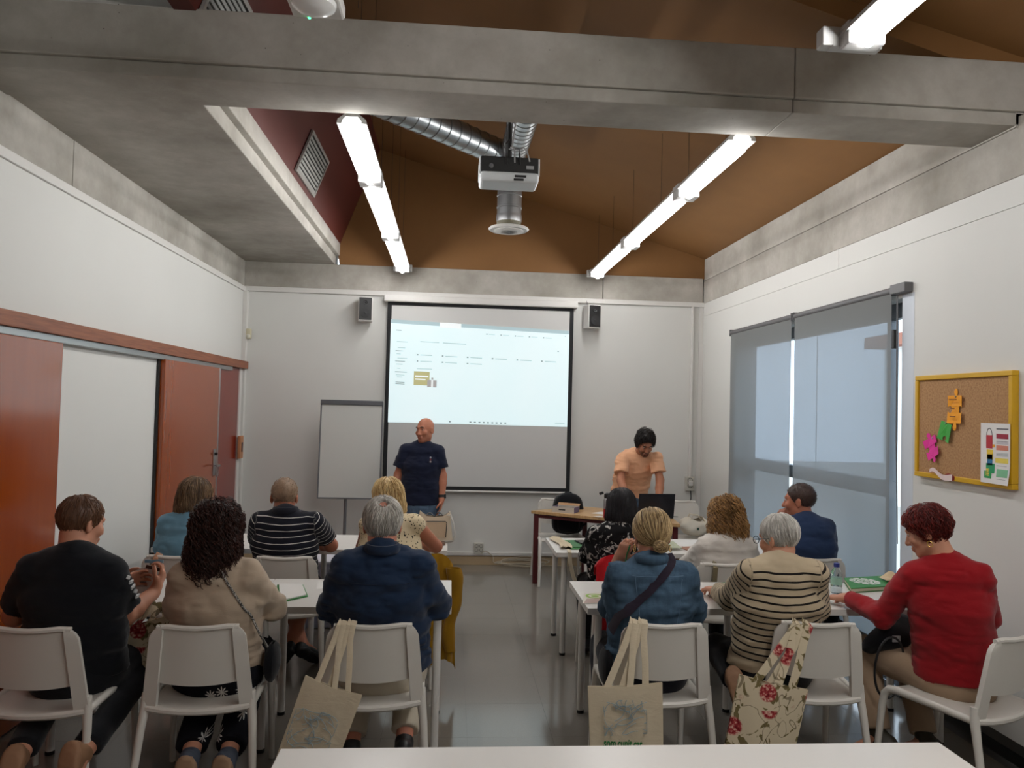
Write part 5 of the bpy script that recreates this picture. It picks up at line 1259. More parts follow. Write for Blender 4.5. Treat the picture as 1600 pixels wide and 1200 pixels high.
# small chest print
for i_, (rgb, zz) in enumerate((((190,190,196), 1.245), ((150,60,70), 1.225), ((170,160,160), 1.205))):
    MB().lathe([(.001, -.003), (.009-.002*(i_ == 1), -.002), (.009-.002*(i_ == 1), .002)], n=10, M=Matrix.Translation((-.185-p13.location.x, 7.295-p13.location.y, zz)) @ Matrix.Rotation(PI/2, 4, 'X')).build('chest_print', simple('chest print %d' % i_, rgb, .8), p13)
def glasses(kk, pp_, mat):
    hp = kk['hp']
    for s_ in (-1, 1):
        MB().tube([tuple(hp((s_*.033+.024*math.cos(a), .112, .004+.019*math.sin(a)))) for a in [2*PI*i/18 for i in range(19)]], .0022, 6).build('glasses_rim', mat, pp_, smooth=True)
        MB().tube([tuple(hp((s_*.057, .110, .008))), tuple(hp((s_*.079, .05, .008))), tuple(hp((s_*.08, -.01, .004)))], .002, 6).build('glasses_temple', mat, pp_, smooth=True)
    MB().tube([tuple(hp((-.009, .113, .008))), tuple(hp((.009, .113, .008)))], .002, 6).build('glasses_bridge', mat, pp_, smooth=True)
glasses(k5, p5, simple('dark teal glasses', (24,44,50), .3))
def earring(kk, pp_, side, drop=.0, r=.011):
    hp = kk['hp']; MB().tube([tuple(hp((side*.088, -.008+r*math.cos(a), -.052-drop+r*1.3*math.sin(a)))) for a in [2*PI*i/14 for i in range(15)]], .0022, 6).build('earring', GOLD, pp_, smooth=True)
earring(k6, p6, -1, .004); earring(k4, p4, 1, .006, .013); earring(k4, p4, -1, .006, .013)
# white lettering on the black sleeve
SLV = simple('white sleeve print', (206,206,206), .8)
sj, ej = k1['J']['SR'], k1['J']['ER']
for i_ in range(5):
    q = sj+(ej-sj)*(.14+.1*i_); dv_ = unit(ej-sj); o_ = A3((.072+.004*i_, -.012+.005*(i_ % 2), .005))
    MB().box(-.004, .004, -.016, .016, -.008, .008, M=Matrix.Translation(Vector(q+o_)) @ Matrix.Rotation(.25, 4, 'Y') @ Matrix.Rotation(.3*(i_ % 3-1), 4, 'X')).build('sleeve_print', SLV, p1, bevel=.002)
def strap(kk, pp_, name, pts, w, mat, thick=.004):
    """a flat band laid along world points"""
    L_ = pp_.location; P = [Vector(p)-L_ for p in pts]; out = []
    for i in range(len(P)-1):
        p0, p1_, p2_, p3_ = P[max(i-1, 0)], P[i], P[i+1], P[min(i+2, len(P)-1)]
        for k in range(6):
            t = k/6; out.append(.5*((2*p1_)+(p2_-p0)*t+(2*p0-5*p1_+4*p2_-p3_)*t*t+(3*p1_-p0-3*p2_+p3_)*t**3))
    out.append(P[-1]); return MB().tube(out, w, 8, flat=thick/w, up=(0, -1, .15)).build(name, mat, pp_, smooth=True)
# ------------------------------------------------------------------ straps and seams laid on the clothes
from mathutils.bvhtree import BVHTree
def back_tree(pp_):
    o = [c for c in pp_.children if c.name.startswith('top')][0]
    return BVHTree.FromPolygons([v.co[:] for v in o.data.vertices], [p.vertices[:] for p in o.data.polygons])
def on_back(tree, pp_, x, z, lift=.004):
    """world point on the back of the clothes at world x, z"""
    L_ = pp_.location; hit = tree.ray_cast(Vector((x-L_.x, -1.0, z)), Vector((0, 1, 0)))
    y = hit[0].y if hit[0] is not None else 0.0
    return (x, y+L_.y-lift, z)
def along(a, b, n): return [(a[0]+(b[0]-a[0])*i/(n-1), a[1]+(b[1]-a[1])*i/(n-1)) for i in range(n)]
bt4 = back_tree(p4)
DSTR = cloth('dark plum webbing', (40,32,44))
pts = [on_back(bt4, p4, x, z, .003) for x, z in along((1.035, 1.045), (.795, .80), 9)]
strap(k4, p4, 'shoulder_strap', [(1.03, 3.52, 1.07)]+pts+[(.765, 3.50, .72)], .029, DSTR, .006)
SEAM = simple('pale denim stitching', (92,116,140), .9)
for a, b in (((.862, .985), (.875, .86)), ((.875, .86), (.885, .74)), ((1.085, .97), (1.07, .86)), ((1.07, .86), (1.055, .74)), ((.85, .985), (1.09, .985))):
    P_ = [on_back(bt4, p4, x, z, .0005) for x, z in along(a, b, 7)]
    MB().tube([Vector(q)-p4.location for q in P_], .0017, 5).build('seam', SEAM, p4)
bt2 = back_tree(p2)
CHN = NT('black and white cord'); _a = CHN.noise(260, 0); CHN.col(CHN.ramp(_a, [(.48, (.01,.01,.01)), (.52, lin((190,186,178)))], 'CONSTANT')).set(Roughness=.6); CHN = CHN.m
pts = [on_back(bt2, p2, x, z, .003) for x, z in along((-.985, 1.02), (-.853, .80), 8)]
strap(k2, p2, 'bag_cord', pts+[(-.82, 3.46, .72), (-.80, 3.56, .62)], .0055, CHN, .0055)
bt3 = back_tree(p3)
for a, b in (((-.42, .955), (-.16, .955)),):
    P_ = [on_back(bt3, p3, x, z, .0003) for x, z in along(a, b, 12)]
    MB().tube([Vector(q)-p3.location for q in P_], .0022, 5).build('yoke_seam', cloth('navy seam', (20,32,52)), p3)

# ------------------------------------------------------------------ cloth bags
def canvas(name, rgb): return cloth(name, rgb, .08, .95, 500, .35, 7)
CANV = canvas('natural canvas', (208,194,168))
def tote(name, label, c, w, h, depth, yaw, tilt, mat, top_pts, group='shopping bags hanging on the chairs', hw=.012, sag=.02):
    """c: middle of the top edge; the bag hangs down h from there, leaning by tilt in its own plane; handles end at top_pts"""
    e = empty(name, c); tag(e, label, 'bag', group)
    Rz = Matrix.Rotation(yaw, 3, 'Z'); ct, st = math.cos(tilt), math.sin(tilt)
    def Q(x, z, y): return Rz @ Vector((x*ct+z*st, y, -x*st+z*ct))
    def face(s):
        def f(u, v):
            x = (u-.5)*w*(1-.03*(1-v)); z = -h*(1-v)
            b = math.sin(PI*u)**.7*(.25+.75*(1-v)**.6)*(1 if v > .02 else .6)
            return tuple(Q(x, z-sag*.4*math.sin(PI*u)*v, s*(.004+depth*b+.004*math.sin(u*17+v*5)*(1-v)))) 
        return f
    MB().surf(face(-1), 16, 16, .002).build('front', mat, e, smooth=True); MB().surf(face(1), 16, 16, .002).build('back', mat, e, smooth=True)
    MB().surf(lambda u, v: tuple(Q((u-.5)*w*.97, -h-.0, (v-.5)*2*(.004+depth*math.sin(PI*u)**.7))), 16, 4, .002).build('bottom', mat, e, smooth=True)
    for (x0, x1, s) in ((-.28, .05, -1), (-.05, .28, 1)):
        tp = [Vector(p)-Vector(c) for p in (top_pts[0 if s < 0 else 1], top_pts[0 if s < 0 else 1])]
        T_ = tp[0]; a = Q(x0*w, -.03, s*.007); b = Q(x1*w, -.03, s*.007)
        pts = [a, a+(T_-a)*.35+Vector((0, -.004, 0)), a+(T_-a)*.8+Vector((0, -.004, 0)), T_+Vector((-.004, -.004, .0)), T_+Vector((0, .02, .012)), T_+Vector((.006, .03, -.01))]
        pts2 = [b, b+(T_-b)*.4+Vector((.004, -.006, 0)), b+(T_-b)*.8+Vector((.004, -.006, 0)), T_+Vector((.014, -.005, .0)), T_+Vector((.016, .02, .012)), T_+Vector((.014, .03, -.01))]
        for pl in (pts, pts2):
            MB().tube(pl, hw, 8, flat=.16, up=(0, -1, .1)).build('handle', mat, e, smooth=True)
    return e, Q
BLUEINK = simple('pale blue print', (150,170,178), .8, .1)
def sketch(e, Q, x0, x1, z0, z1, y, seed, n=26):
    """loose line drawing printed on the bag"""
    rg = random.Random(seed); b = MB()
    for i in range(n):
        x = x0+(x1-x0)*rg.random(); z = z0+(z1-z0)*rg.random(); a = rg.random()*6.28; k = rg.choice((-1, 1))*(6+18*rg.random()); P = []
        for s in range(9):
            xx = min(x1, max(x0, x)); zz = min(z1, max(z0, z)); P.append(Q(xx, zz, y)); a += k*.012; x += .011*math.cos(a); z += .008*math.sin(a)
        b.tube(P, .0015, 4)
    b.build('line_drawing', BLUEINK, e)
t2, Q2 = tote('tote_bag', 'natural canvas tote with pale blue drawing and green lettering on the denim woman\'s chair', (.780, 3.255, .563), .325, .40, .012, 0, -.045, CANV, [(.823, 3.315, .805), (.862, 3.315, .805)], hw=.016)
sketch(t2, Q2, -.10, .085, -.205, -.06, -.0215, 4, 34)
Mtx = Matrix.Translation(Q2(-.105, -.25, -.023)) @ Matrix.Rotation(-.045*-1, 4, 'Y') @ Matrix.Rotation(PI/2, 4, 'X') @ Matrix.Diagonal((.92, 1.45, 1, 1))
text_mesh('lettering', 'som.cunit.cat', .034, simple('green print', (30,110,52), .8), t2, Mtx, bold=.0009)
t1, Q1 = tote('tote_bag', 'natural canvas tote with blue swirls hanging askew on the navy man\'s chair', (-.455, 3.235, .57), .25, .38, .014, -.05, .32, CANV, [(-.445, 3.30, .80), (-.405, 3.30, .80)], hw=.013)
sketch(t1, Q1, -.11, .07, -.30, -.11, -.0215, 9, 40)
def chintz():
    t = NT('floral furnishing fabric'); base = lin((206,192,164))
    leaf = t.noise(13, 3, .5, dist=1.5); stem = t.math('ABSOLUTE', t.math('SUBTRACT', t.noise(8, 1, dist=.8), .5))
    mp = t.mapping((1, .1, 1)); v = t.n('ShaderNodeTexVoronoi'); v.inputs['Scale'].default_value = 8.5; t.l(mp, v.inputs['Vector'])
    fl_ = t.ramp(v.outputs['Distance'], [(.0, (1,1,1)), (.30, (1,1,1)), (.36, (0,0,0))])
    wh = t.n('ShaderNodeTexWhiteNoise'); t.l(v.outputs['Position'], wh.inputs['Vector'])
    has = t.math('GREATER_THAN', wh.outputs['Value'], .42)
    pet = t.ramp(t.noise(75, 3), [(.35, lin((110,28,34))), (.5, lin((164,60,62))), (.68, lin((222,188,168)))])
    green = t.ramp(leaf, [(.555, (0,0,0)), (.58, (1,1,1))])
    c = t.mix(green, base, lin((112,100,66))); c = t.mix(t.math('MULTIPLY', t.math('LESS_THAN', stem, .012), .7), c, lin((96,84,62)))
    c = t.mix(t.math('MULTIPLY', fl_, has), c, pet)
    t.col(c).set(Roughness=.9, Specular_IOR_Level=.15); t.bump(t.noise(9, 3), .3, .01); return t.m
CHZ = chintz()
tote('tote_bag', 'floral furnishing fabric tote hanging on the striped woman\'s chair', (1.436, 3.245, .575), .31, .40, .03, -.05, .20, CHZ, [(1.566, 3.315, .80), (1.61, 3.31, .80)], hw=.02)
t4, Q4 = tote('tote_bag', 'floral tote between the man in black and the curly haired woman', (-1.40, 3.72, .70), .27, .22, .03, .1, -.25, CHZ, [(-1.40, 3.80, .745), (-1.36, 3.80, .745)], hw=.012)
MB().surf(lambda u, v: tuple(Q4(-.135-.07*u, -.20*v-.02, -.01-.03*u)), 4, 4, .004).build('side_panel', CANV, t4)
# strap of the far chair
sb = tag(MB().tube([(-1.765, 4.742, .63), (-1.762, 4.735, .72), (-1.745, 4.735, .785), (-1.738, 4.755, .806), (-1.73, 4.79, .79), (-1.72, 4.81, .70)], .016, 8, flat=.2, up=(0, -1, .1)).build('bag_strap', canvas('rosy canvas', (184,140,112)), smooth=True), 'pinkish cloth strap over the chair behind the woman in light blue', 'strap')
sb2 = tag(MB().tube([(1.66, 4.655, .50), (1.665, 4.65, .66), (1.675, 4.652, .775), (1.68, 4.68, .803), (1.685, 4.71, .78)], .017, 8, flat=.2, up=(0, -1, .1)).build('bag_strap', canvas('olive canvas', (122,112,88)), smooth=True), 'olive cloth strap over the chair of the woman in white', 'strap')

# ------------------------------------------------------------------ coats over the chairs
def drape(name, label, mat, x0, x1, y, z_top, z_bot, yaw=0, over=.10, seed=1, skew=0.0, fold=.02):
    e = empty(name, ((x0+x1)/2, y, z_top)); tag(e, label, 'jacket'); w = x1-x0
    def f(u, v):
        # v: 0 front inner edge, over the top, then down the back
        s = v*(z_top-z_bot+over); x = (u-.5)*w
        wave = fold*math.sin(u*13+seed+v*2)*min(1, v*1.6)+fold*.5*math.sin(u*29+seed*2+v*5)*min(1, v*1.3)
        if s < over: yy = .05-.06*(s/over)*.3; zz = -(over-s)*.9+.0
        else: yy = -.028-.03*min(1, (s-over)*6); zz = -(s-over)
        if abs(s-over) < .03: zz += .012*(1-abs(s-over)/.03)
        return (x*(1+.18*v*math.sin(seed+u*3))+skew*v, yy-wave, zz-.04*math.sin(u*PI+seed)*v-.07*abs(2*u-1)**3.5*(1 if s >= over*.4 else .6))
    MB().surf(f, 26, 30, .006).build('cloth', mat, e, smooth=True, angle=1.4)
    def sl(u, v):
        a = 2*PI*v; r = .045*(1-.25*u)*(1+.12*math.sin(u*17)); return (w*.38+skew*.7+.02*math.sin(u*6)+r*math.cos(a), -.075+r*.7*math.sin(a), -.06-(z_top-z_bot)*.78*u)
    MB().surf(sl, 18, 12, .003).build('sleeve', mat, e, smooth=True, angle=1.4)
    return e
drape('jacket', 'mustard yellow coat over the chair of the blond woman', cloth('mustard corduroy', (152,112,22), .15), -.24, .03, 4.77, .81, .16, seed=2, skew=.06, fold=.022)
drape('jacket', 'bright red jacket over the chair of the black haired woman', cloth('red wool', (176,24,32), .1), 0.93, 1.22, 4.73, .825, .30, seed=4, skew=-.03, fold=.018)

# ------------------------------------------------------------------ things on the tables
TT = .734
GREENF = simple('green card', (52,128,58), .5, .06); PAPW = simple('white sheet', (222,220,216), .7, .02)
def quad_prism(name, pts, z0, z1, mat, parent=None):
    return MB().prism([tuple(p) for p in pts], z0, z1, 'z').build(name, mat, parent, bevel=.0008, seg=1)
def sheet(label, pts, z=TT+.0006, th=.0006, mat=None, name='paper_sheet', cat='paper'):
    c = Vector((sum(p[0] for p in pts)/len(pts), sum(p[1] for p in pts)/len(pts))); o = quad_prism(name, [(p[0]-c.x, p[1]-c.y) for p in pts], 0, th, mat or PAPW)
    o.location = (c.x, c.y, z); tag(o, label, cat); return o
nb = empty('notebook', (-.815, 4.11, TT+.001)); tag(nb, 'open white notebook on a green folder in front of the curly haired woman', 'notebook')
quad_prism('folder', [(-.11, .16), (.03, .165), (.10, -.075), (-.015, -.205)], 0, .006, GREENF, nb); quad_prism('pages', [(-.10, .16), (.025, .16), (.092, -.072), (-.015, -.198)], .006, .012, PAPW, nb)
sheet('loose sheet behind the open notebook', [(-.72, 4.36), (-.66, 4.37), (-.64, 4.20), (-.70, 4.19)])
lf = empty('leaflet', (.79, 4.035, TT+.001)); tag(lf, 'printed leaflet with a round green emblem at the table corner', 'leaflet')
quad_prism('paper', [(-.035, .10), (.085, .12), (.03, -.105), (-.085, -.115)], 0, .002, simple('cream print paper', (214,208,194), .6), lf)
def ring(b, c, ra, rb, z, n=28, seg=(0, 2*PI), M=None, th=.0006):
    P = []; k = n
    for i in range(k+1):
        a = seg[0]+(seg[1]-seg[0])*i/k; P.append((a,))
    vs = []
    for (a,) in P: vs += [(c[0]+ra*math.cos(a), c[1]+ra*math.sin(a), z), (c[0]+rb*math.cos(a), c[1]+rb*math.sin(a), z), (c[0]+rb*math.cos(a), c[1]+rb*math.sin(a), z+th), (c[0]+ra*math.cos(a), c[1]+ra*math.sin(a), z+th)]
    if M is not None: vs = [M @ Vector(v) for v in vs]
    b.add(vs, [(4*i+j, 4*i+(j+1) % 4, 4*(i+1)+(j+1) % 4, 4*(i+1)+j) for i in range(k) for j in range(4)])
LG = simple('lime print', (130,170,40), .6); b = MB(); ring(b, (.01, .04), .036, .05, .0021); ring(b, (.01, .04), .004, .022, .0021); b.build('emblem', LG, lf)
quad_prism('photo_band', [(-.045, -.02), (.055, -.005), (.035, -.095), (-.075, -.105)], .002, .0026, simple('rosy print', (176,150,140), .6), lf)
cl = empty('clipboard', (1.525, 3.985, TT+.001)); tag(cl, 'brown clipboard with white sheets before the striped woman', 'clipboard')
quad_prism('board', [(-.09, .125), (.085, .13), (.10, -.11), (-.07, -.135)], 0, .005, simple('taupe board', (120,106,94), .6), cl); quad_prism('pages', [(-.07, .12), (.083, .124), (.095, -.108), (-.055, -.125)], .005, .009, PAPW, cl)
gb = sheet('green folder lying beyond the hand of the striped woman', [(1.603, 4.40), (1.70, 4.42), (1.64, 4.20), (1.535, 4.18)], th=.006, mat=GREENF, name='folder', cat='folder')
gf = empty('folder', (2.50, 4.35, TT+.001)); tag(gf, 'thick green folder with a round white emblem before the woman in red', 'folder')
fp = [(-.10, .10), (.18, .17), (.135, -.08), (-.20, -.165)]
quad_prism('cover', fp, .022, .028, GREENF, gf); quad_prism('pages', [(p[0]*.97, p[1]*.97) for p in fp], .004, .022, simple('page block', (196,186,166), .8), gf); quad_prism('cover', fp, 0, .004, GREENF, gf)
WP = simple('white print', (224,226,220), .6); b = MB()
EM = Matrix.Translation((-.02, .01, 0)) @ Matrix.Rotation(.25, 4, 'Z') @ Matrix.Diagonal((1, 1, 1, 1))
for i in range(10): ring(b, (0, 0), .062, .085, .0285, 5, (2*PI*i/10, 2*PI*(i+.72)/10), EM)
ring(b, (0, 0), .052, .060, .0285, 28, M=EM); ring(b, (0, 0), .03, .044, .0285, 28, M=EM)
for i in range(5): ring(b, (0, 0), .008, .024, .0285, 4, (2*PI*i/5, 2*PI*(i+.6)/5), EM)
b.build('emblem', WP, gf)
tis = tag(MB().surf(lambda u, v: (.11*(u-.5), .09*(v-.5), .012+.03*math.sin(PI*u)*math.sin(PI*v)*(1+.5*math.sin(u*9+v*7))), 12, 10, .001).build('crumpled_napkin', simple('buff tissue', (206,184,150), .9), smooth=True), 'crumpled buff napkin behind the green emblem folder', 'napkin'); tis.location = (2.655, 4.38, TT+.03)
bo = empty('water_bottle', (2.215, 4.19, TT)); tag(bo, 'clear plastic water bottle with a blue cap on the near right table', 'bottle')
PET = NT('clear plastic'); PET.set(Roughness=.05, Transmission_Weight=.92, IOR=1.2); PET.col((.82, .9, .93)); PET = PET.m
MB().lathe([(.028, 0), (.031, .006), (.031, .03), (.029, .034), (.031, .038), (.031, .07), (.029, .074), (.031, .078), (.031, .105), (.026, .125), (.014, .14), (.013, .15)], n=24).build('bottle_body', PET, bo, smooth=True)
MB().lathe([(.0315, .05), (.0318, .09)], n=24).build('label_band', simple('pale green label', (150,190,170), .4), bo, smooth=True)
MB().lathe([(.016, .148), (.016, .168), (.014, .17)], n=20).build('cap', simple('blue cap', (28,44,120), .4), bo, smooth=True)
ph = empty('mobile_phone', (2.19, 4.09, TT+.001), -.95); tag(ph, 'grey mobile phone under the hand of the woman in red', 'phone')
MB().box(-.037, .037, -.075, .075, 0, .009).build('phone_body', simple('grey phone', (112,114,118), .35), ph, bevel=.003); MB().box(-.033, .033, -.07, .07, .009, .0096).build('phone_screen', simple('dark glass', (58,62,68), .1), ph)
# far right tables
f2 = empty('folder', (.955, 5.62, TT+.001)); tag(f2, 'green folder with a dark phone on the table beside the centre aisle', 'folder')
quad_prism('cover', [(-.075, .14), (.13, .16), (.09, -.19), (-.07, -.20)], 0, .008, GREENF, f2); quad_prism('cover', [(-.05, .11), (.12, .13), (.085, -.17), (-.05, -.18)], .008, .014, simple('darker green card', (36,100,48), .5), f2)
p_ = empty('mobile_phone', (1.0, 5.62, TT+.016), .2); tag(p_, 'black mobile phone lying on the green folder', 'phone'); MB().box(-.036, .036, -.07, .07, 0, .009).build('phone_body', BLACK, p_, bevel=.003); MB().box(-.032, .032, -.066, .066, .009, .0096).build('phone_screen', simple('black glass', (14,15,18), .08), p_)
tag(MB().surf(lambda u, v: (.80+.09*u+.02*math.sin(v*5), 5.42+.42*v, TT+.012+.018*abs(math.sin(u*6+v*9))*math.sin(PI*u)), 8, 16, .002).build('cloth_pouch', canvas('cream pouch cloth', (200,186,158)), smooth=True), 'cream cloth pouch at the edge beside the green folder', 'pouch')
tag(MB().tube([(.86, 5.36, .745), (.855, 5.30, .735), (.86, 5.285, .66), (.88, 5.28, .58), (.92, 5.26, .48), (.96, 5.22, .43)], .016, 8, flat=.2, up=(0, -1, .2)).build('bag_strap', CANV, smooth=True), 'canvas strap hanging from the table beside the centre aisle', 'strap')
sheet('white sheets spread behind the blond bun', [(1.60, 5.62), (1.62, 5.84), (1.98, 5.86), (1.96, 5.60)])
bf = sheet('brown folder beside the white sheets', [(1.70, 5.555), (1.86, 5.575), (1.83, 5.38), (1.76, 5.36)], th=.006, mat=simple('brown card', (156,110,88), .5), name='folder', cat='folder')
tag(MB().surf(lambda u, v: (1.56+.14*u, 5.42+.12*v, TT+.02+.03*math.sin(PI*u)*math.sin(PI*v)*(1+.4*math.sin(u*8+v*6))), 12, 10, .002).build('crumpled_napkin', simple('sage tissue', (186,192,168), .9), smooth=True), 'pale crumpled napkin beside the brown folder', 'napkin')
sheet('green flyer between the two left men', [(-.95, 5.76), (-.86, 5.80), (-.84, 5.70), (-.93, 5.67)], th=.004, mat=GREENF, name='flyer', cat='paper')
# cream handbag on the far left table
hb = empty('handbag', (-.10, 5.68, TT)); tag(hb, 'cream leather handbag with black lining on the far left table', 'handbag')
CRM = simple('cream leather', (206,190,166), .5, .06, 20, .1); CRG = simple('grey white leather', (196,192,184), .5, .05, 20)
def hbag(u, v):
    a = 2*PI*u; w_ = .135*(1-.18*v); return (w_*math.copysign(abs(math.cos(a))**.6, math.cos(a)), .06*(1-.5*v)*math.copysign(abs(math.sin(a))**.7, math.sin(a)), .004+.205*v+.02*v*math.cos(2*a))
MB().surf(hbag, 28, 8, .004).build('body', CRM, hb, smooth=True); MB().box(-.13, .13, -.055, .055, .003, .012).build('base', CRG, hb, bevel=.004)
MB().surf(lambda u, v: (.09*(u-.5)*2, .028*(v-.5)*2, .18+.045*math.sin(PI*u)*abs(math.sin(3+u*7))), 12, 4, .003).build('lining', BLKLEATHER, hb, smooth=True)
MB().box(-.055, .085, -.066, -.060, .04, .155).build('front_pocket', simple('beige leather', (196,174,146), .5), hb, bevel=.003)
for P in ([(-.06, -.0675, .16), (.08, -.0675, .16), (.09, -.0675, .15), (.085, -.0675, .045)],): MB().tube(P, .003, 6).build('piping', BLKLEATHER, hb)
for yy in (-.045, .045): MB().tube([(.09, yy, .20), (.115, yy-.01, .205), (.14, yy-.02, .14), (.155, yy-.03, .05), (.14, yy-.035, .02), (.06, yy-.04, .016)], .008, 8, flat=.4).build('handle', CRG, hb, smooth=True)
sn = tag(MB().box(-.05, .05, -.035, .035, 0, .018).build('card_case', simple('patterned brown case', (96,70,56), .5, .3, 60), bevel=.005), 'small brown patterned case below the cream handbag', 'case'); sn.location = (-.07, 5.55, TT+.001)
# paper and card in the hands of the man in black
pa = empty('paper_sheet', (-1.50, 3.90, .845)); tag(pa, 'printed slip and card held by the man in black', 'paper')
MB().surf(lambda u, v: (-.055+.11*u+.02*v, .006*math.sin(u*4), -.075+.13*v+.02*u), 6, 6, .001).build('slip', PAPW, pa, smooth=True)
for i_ in range(4): MB().box(-.03, .03-.006*i_, -.004, -.003, -.03+.02*i_, -.026+.02*i_).build('print_line', simple('grey ink', (130,130,130), .8), pa)
MB().box(.0, .09, .0, .003, .062, .078, M=Matrix.Rotation(.25, 4, 'Y')).build('card_edge', simple('brown card edge', (66,40,34), .5), pa); MB().box(.01, .10, .0, .003, .085, .10).build('blue_card', simple('light blue card', (130,176,206), .5), pa)
# pen of the woman in denim
pen = tag(MB().tube([(.905, 3.735, 1.075), (.885, 3.715, 1.03), (.872, 3.70, .975)], .004, 8).build('pen', simple('green pen', (30,120,60), .4), smooth=True), 'green pen in the raised hand of the woman in denim', 'pen')
# dark bag of the woman in red
lb = empty('black_bag', (2.27, 3.70, .57)); tag(lb, 'black bag with a hoop handle on the lap of the woman in red', 'bag')
NYL = cloth('black nylon', (16,17,22), .15, .85)
def lapbag(u, v):
    a = 2*PI*u; s = math.sin(PI*v)**.6; return (-.02+.13*s*math.cos(a)*(1+.1*math.sin(3*a)), .02+.09*s*math.sin(a), -.02+.17*v+.03*math.sin(a*2)*s+.05*math.cos(a)*s)
MB().surf(lapbag, 24, 14).build('body', NYL, lb, smooth=True)
MB().tube([(-.085+.10*math.cos(a)*.75, -.09-.02*math.sin(a), -.06+.155*math.sin(a)) for a in [PI*.15+2*PI*.8*i/24 for i in range(25)]], .006, 8).build('hoop', BLKLEATHER, lb, smooth=True)
MB().box(-.06, -.02, -.075, -.07, .06, .09).build('tag', simple('grey tag', (150,150,150), .6), lb)
# small bags at the hips
for nm, c, lab in (('waist_bag', (.76, 3.56, .54), 'small black shoulder bag at the hip of the woman in denim'), ('waist_bag', (-.785, 3.58, .56), 'small dark shoulder bag at the hip of the curly haired woman')):
    o = MB().surf(lambda u, v: (.032*math.copysign(abs(math.cos(2*PI*u))**.6, math.cos(2*PI*u))*math.sin(PI*(.02+.96*v))**.5, .085*math.sin(2*PI*u)*math.sin(PI*(.02+.96*v))**.4, -.09+.17*v), 20, 10, .003).build(nm, NYL, smooth=True); o.location = c; tag(o, lab, 'bag')

# ------------------------------------------------------------------ things on and around the desk
DZ = .72
lp = empty('laptop', (1.97, 7.13, DZ), .08); tag(lp, 'open black laptop seen from behind on the wooden desk', 'laptop')
MB().box(-.18, .18, .0, .25, 0, .018).build('base', BLACK, lp, bevel=.004)
MB().box(-.18, .18, -.004, .004, 0, .225, M=Matrix.Translation((0, .0, .016)) @ Matrix.Rotation(.16, 4, 'X')).build('lid', simple('black lid', (24,22,27), .35, .08), lp, bevel=.004)
MB().tube([(.185, .06, .01), (.22, .05, .01), (.25, .07, .006)], .004, 6).build('charging_cable', BLACK, lp)
bx = empty('cardboard_box', (1.16, 7.50, DZ), -.5); tag(bx, 'low open cardboard box with dark contents on the wooden desk', 'box')
CBW = simple('white printed carton', (196,188,178), .7, .05); CBI = simple('violet carton side', (110,98,124), .7, .05)
for a in ((-.115, .115, -.08, -.076), (-.115, .115, .076, .08)): MB().box(a[0], a[1], a[2], a[3], 0, .055).build('side', CBW, bx)
for a in ((-.115, -.111), (.111, .115)): MB().box(a[0], a[1], -.076, .076, 0, .055).build('end', CBI, bx)
MB().box(-.111, .111, -.076, .076, 0, .004).build('bottom', CBW, bx); MB().box(-.10, .10, -.065, .065, .004, .04).build('contents', simple('dark contents', (58,48,44), .8, .3, 50), bx, bevel=.01)
MB().surf(lambda u, v: (-.115+.23*u, .08+.03*v, .055+.02*v), 2, 2, .003).build('flap', simple('brown carton', (170,130,92), .8), bx)
MB().box(-.045, .025, -.0812, -.0804, .022, .034).build('print', BLACK, bx)
fb = empty('drinking_flask', (1.50, 7.13, DZ)); tag(fb, 'red and silver drinking flask with a black cap on the wooden desk', 'flask')
MB().lathe([(.033, 0), (.036, .006), (.036, .085)], n=24).build('red_band', simple('red enamel', (170,26,30), .35), fb, smooth=True); MB().lathe([(.036, .085), (.036, .17), (.03, .185)], n=24).build('flask_body', ALU, fb, smooth=True)
MB().lathe([(.03, .185), (.032, .2), (.03, .225), (.012, .235)], n=20).build('cap', BLACK, fb, smooth=True); MB().box(-.008, .034, -.008, .008, .225, .25, M=Matrix.Rotation(-.3, 4, 'Y')).build('spout', BLACK, fb, bevel=.003)
sheet('white sheet on the wooden desk behind the box', [(1.40, 7.42), (1.52, 7.54), (1.68, 7.44), (1.55, 7.32)], z=DZ+.0006)
sheet('small note on the wooden desk by the flask', [(1.38, 7.20), (1.46, 7.25), (1.50, 7.19), (1.42, 7.15)], z=DZ+.0006)
bp = empty('backpack', (1.22, 7.74, .455)); tag(bp, 'black backpack standing on the chair behind the wooden desk', 'backpack')
def pack(u, v):
    a = 2*PI*u; s = (1-(2*v-1)**6)**.5 if 0 < v < 1 else .02; t_ = 1-.22*max(0, v-.55)/.45
    return (.165*t_*s*math.copysign(abs(math.cos(a))**.55, math.cos(a)), .08*s*math.copysign(abs(math.sin(a))**.6, math.sin(a)), .44*v-.03*max(0, v-.8)*5*abs(math.cos(a))**2*.5)
MB().surf(pack, 32, 20).build('body', NYL, bp, smooth=True)
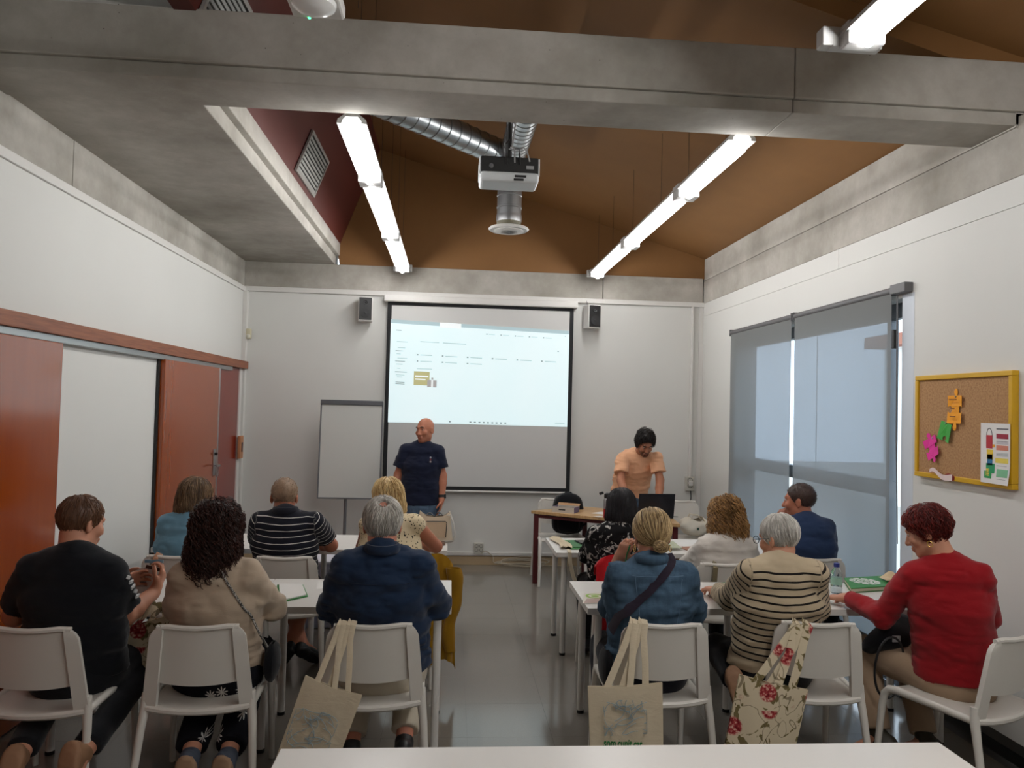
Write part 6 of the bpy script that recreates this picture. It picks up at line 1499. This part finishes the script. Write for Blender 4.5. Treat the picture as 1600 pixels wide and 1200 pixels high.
MB().surf(lambda u, v: tuple(Vector(pack(u, v))*.72+Vector((0, -.045, .02))), 28, 14).build('front_pocket', NYL, bp, smooth=True)
MB().tube([(.14, -.05, .10), (.18, -.06, .12), (.19, -.06, .18), (.17, -.06, .22), (.14, -.05, .22)], .010, 8).build('side_strap', NYL, bp, smooth=True)
MB().tube([(-.04, .0, .40), (-.03, .0, .43), (.03, .0, .43), (.04, .0, .40)], .008, 8).build('grab_handle', NYL, bp, smooth=True)
wb = empty('cloth_bag', (2.55, 7.72, .47)); tag(wb, 'crumpled cream cloth bag on the chair in the right front corner', 'bag')
def wbag(u, v):
    a = 2*PI*u; s = math.sin(PI*min(.999, .05+.95*v)*.93)**.45; r = 1+.10*math.sin(3*a+v*5)+.06*math.sin(7*a-v*9)
    return (.17*s*r*math.cos(a), .12*s*r*math.sin(a), .17*v+.02*math.sin(2*a+1)*v)
MB().surf(wbag, 30, 14).build('body', canvas('cream cotton', (214,206,190)), wb, smooth=True)
MB().box(-.02, .0, -.135, -.125, .07, .095).build('print_mark', simple('dark green print', (40,70,60), .8), wb)
for s_ in (-1, 1): MB().tube([(-.07, s_*.05, .15), (-.04, s_*.06, .21), (.05, s_*.06, .20), (.08, s_*.05, .15)], .008, 8, flat=.3).build('handle', CANV, wb, smooth=True)
# plastic storage box under the far left table
sx = empty('storage_box', (-.90, 6.15, 0)); tag(sx, 'stack of translucent plastic storage boxes on the floor beyond the far left table', 'box')
PLB = simple('milky lilac plastic', (184,186,206), .3, .04); PLL = simple('pale box lid', (206,206,216), .35, .03)
for k in range(2):
    z0 = .26*k
    MB().add([(-.2, -.14, z0), (.2, -.14, z0), (.2, .14, z0), (-.2, .14, z0), (-.22, -.16, z0+.235), (.22, -.16, z0+.235), (.22, .16, z0+.235), (-.22, .16, z0+.235)], [(3,2,1,0),(0,1,5,4),(1,2,6,5),(2,3,7,6),(3,0,4,7),(4,5,6,7)]).build('tub', PLB, sx, bevel=.01)
    MB().box(-.23, .23, -.17, .17, z0+.235, z0+.258).build('lid', PLL, sx, bevel=.008)
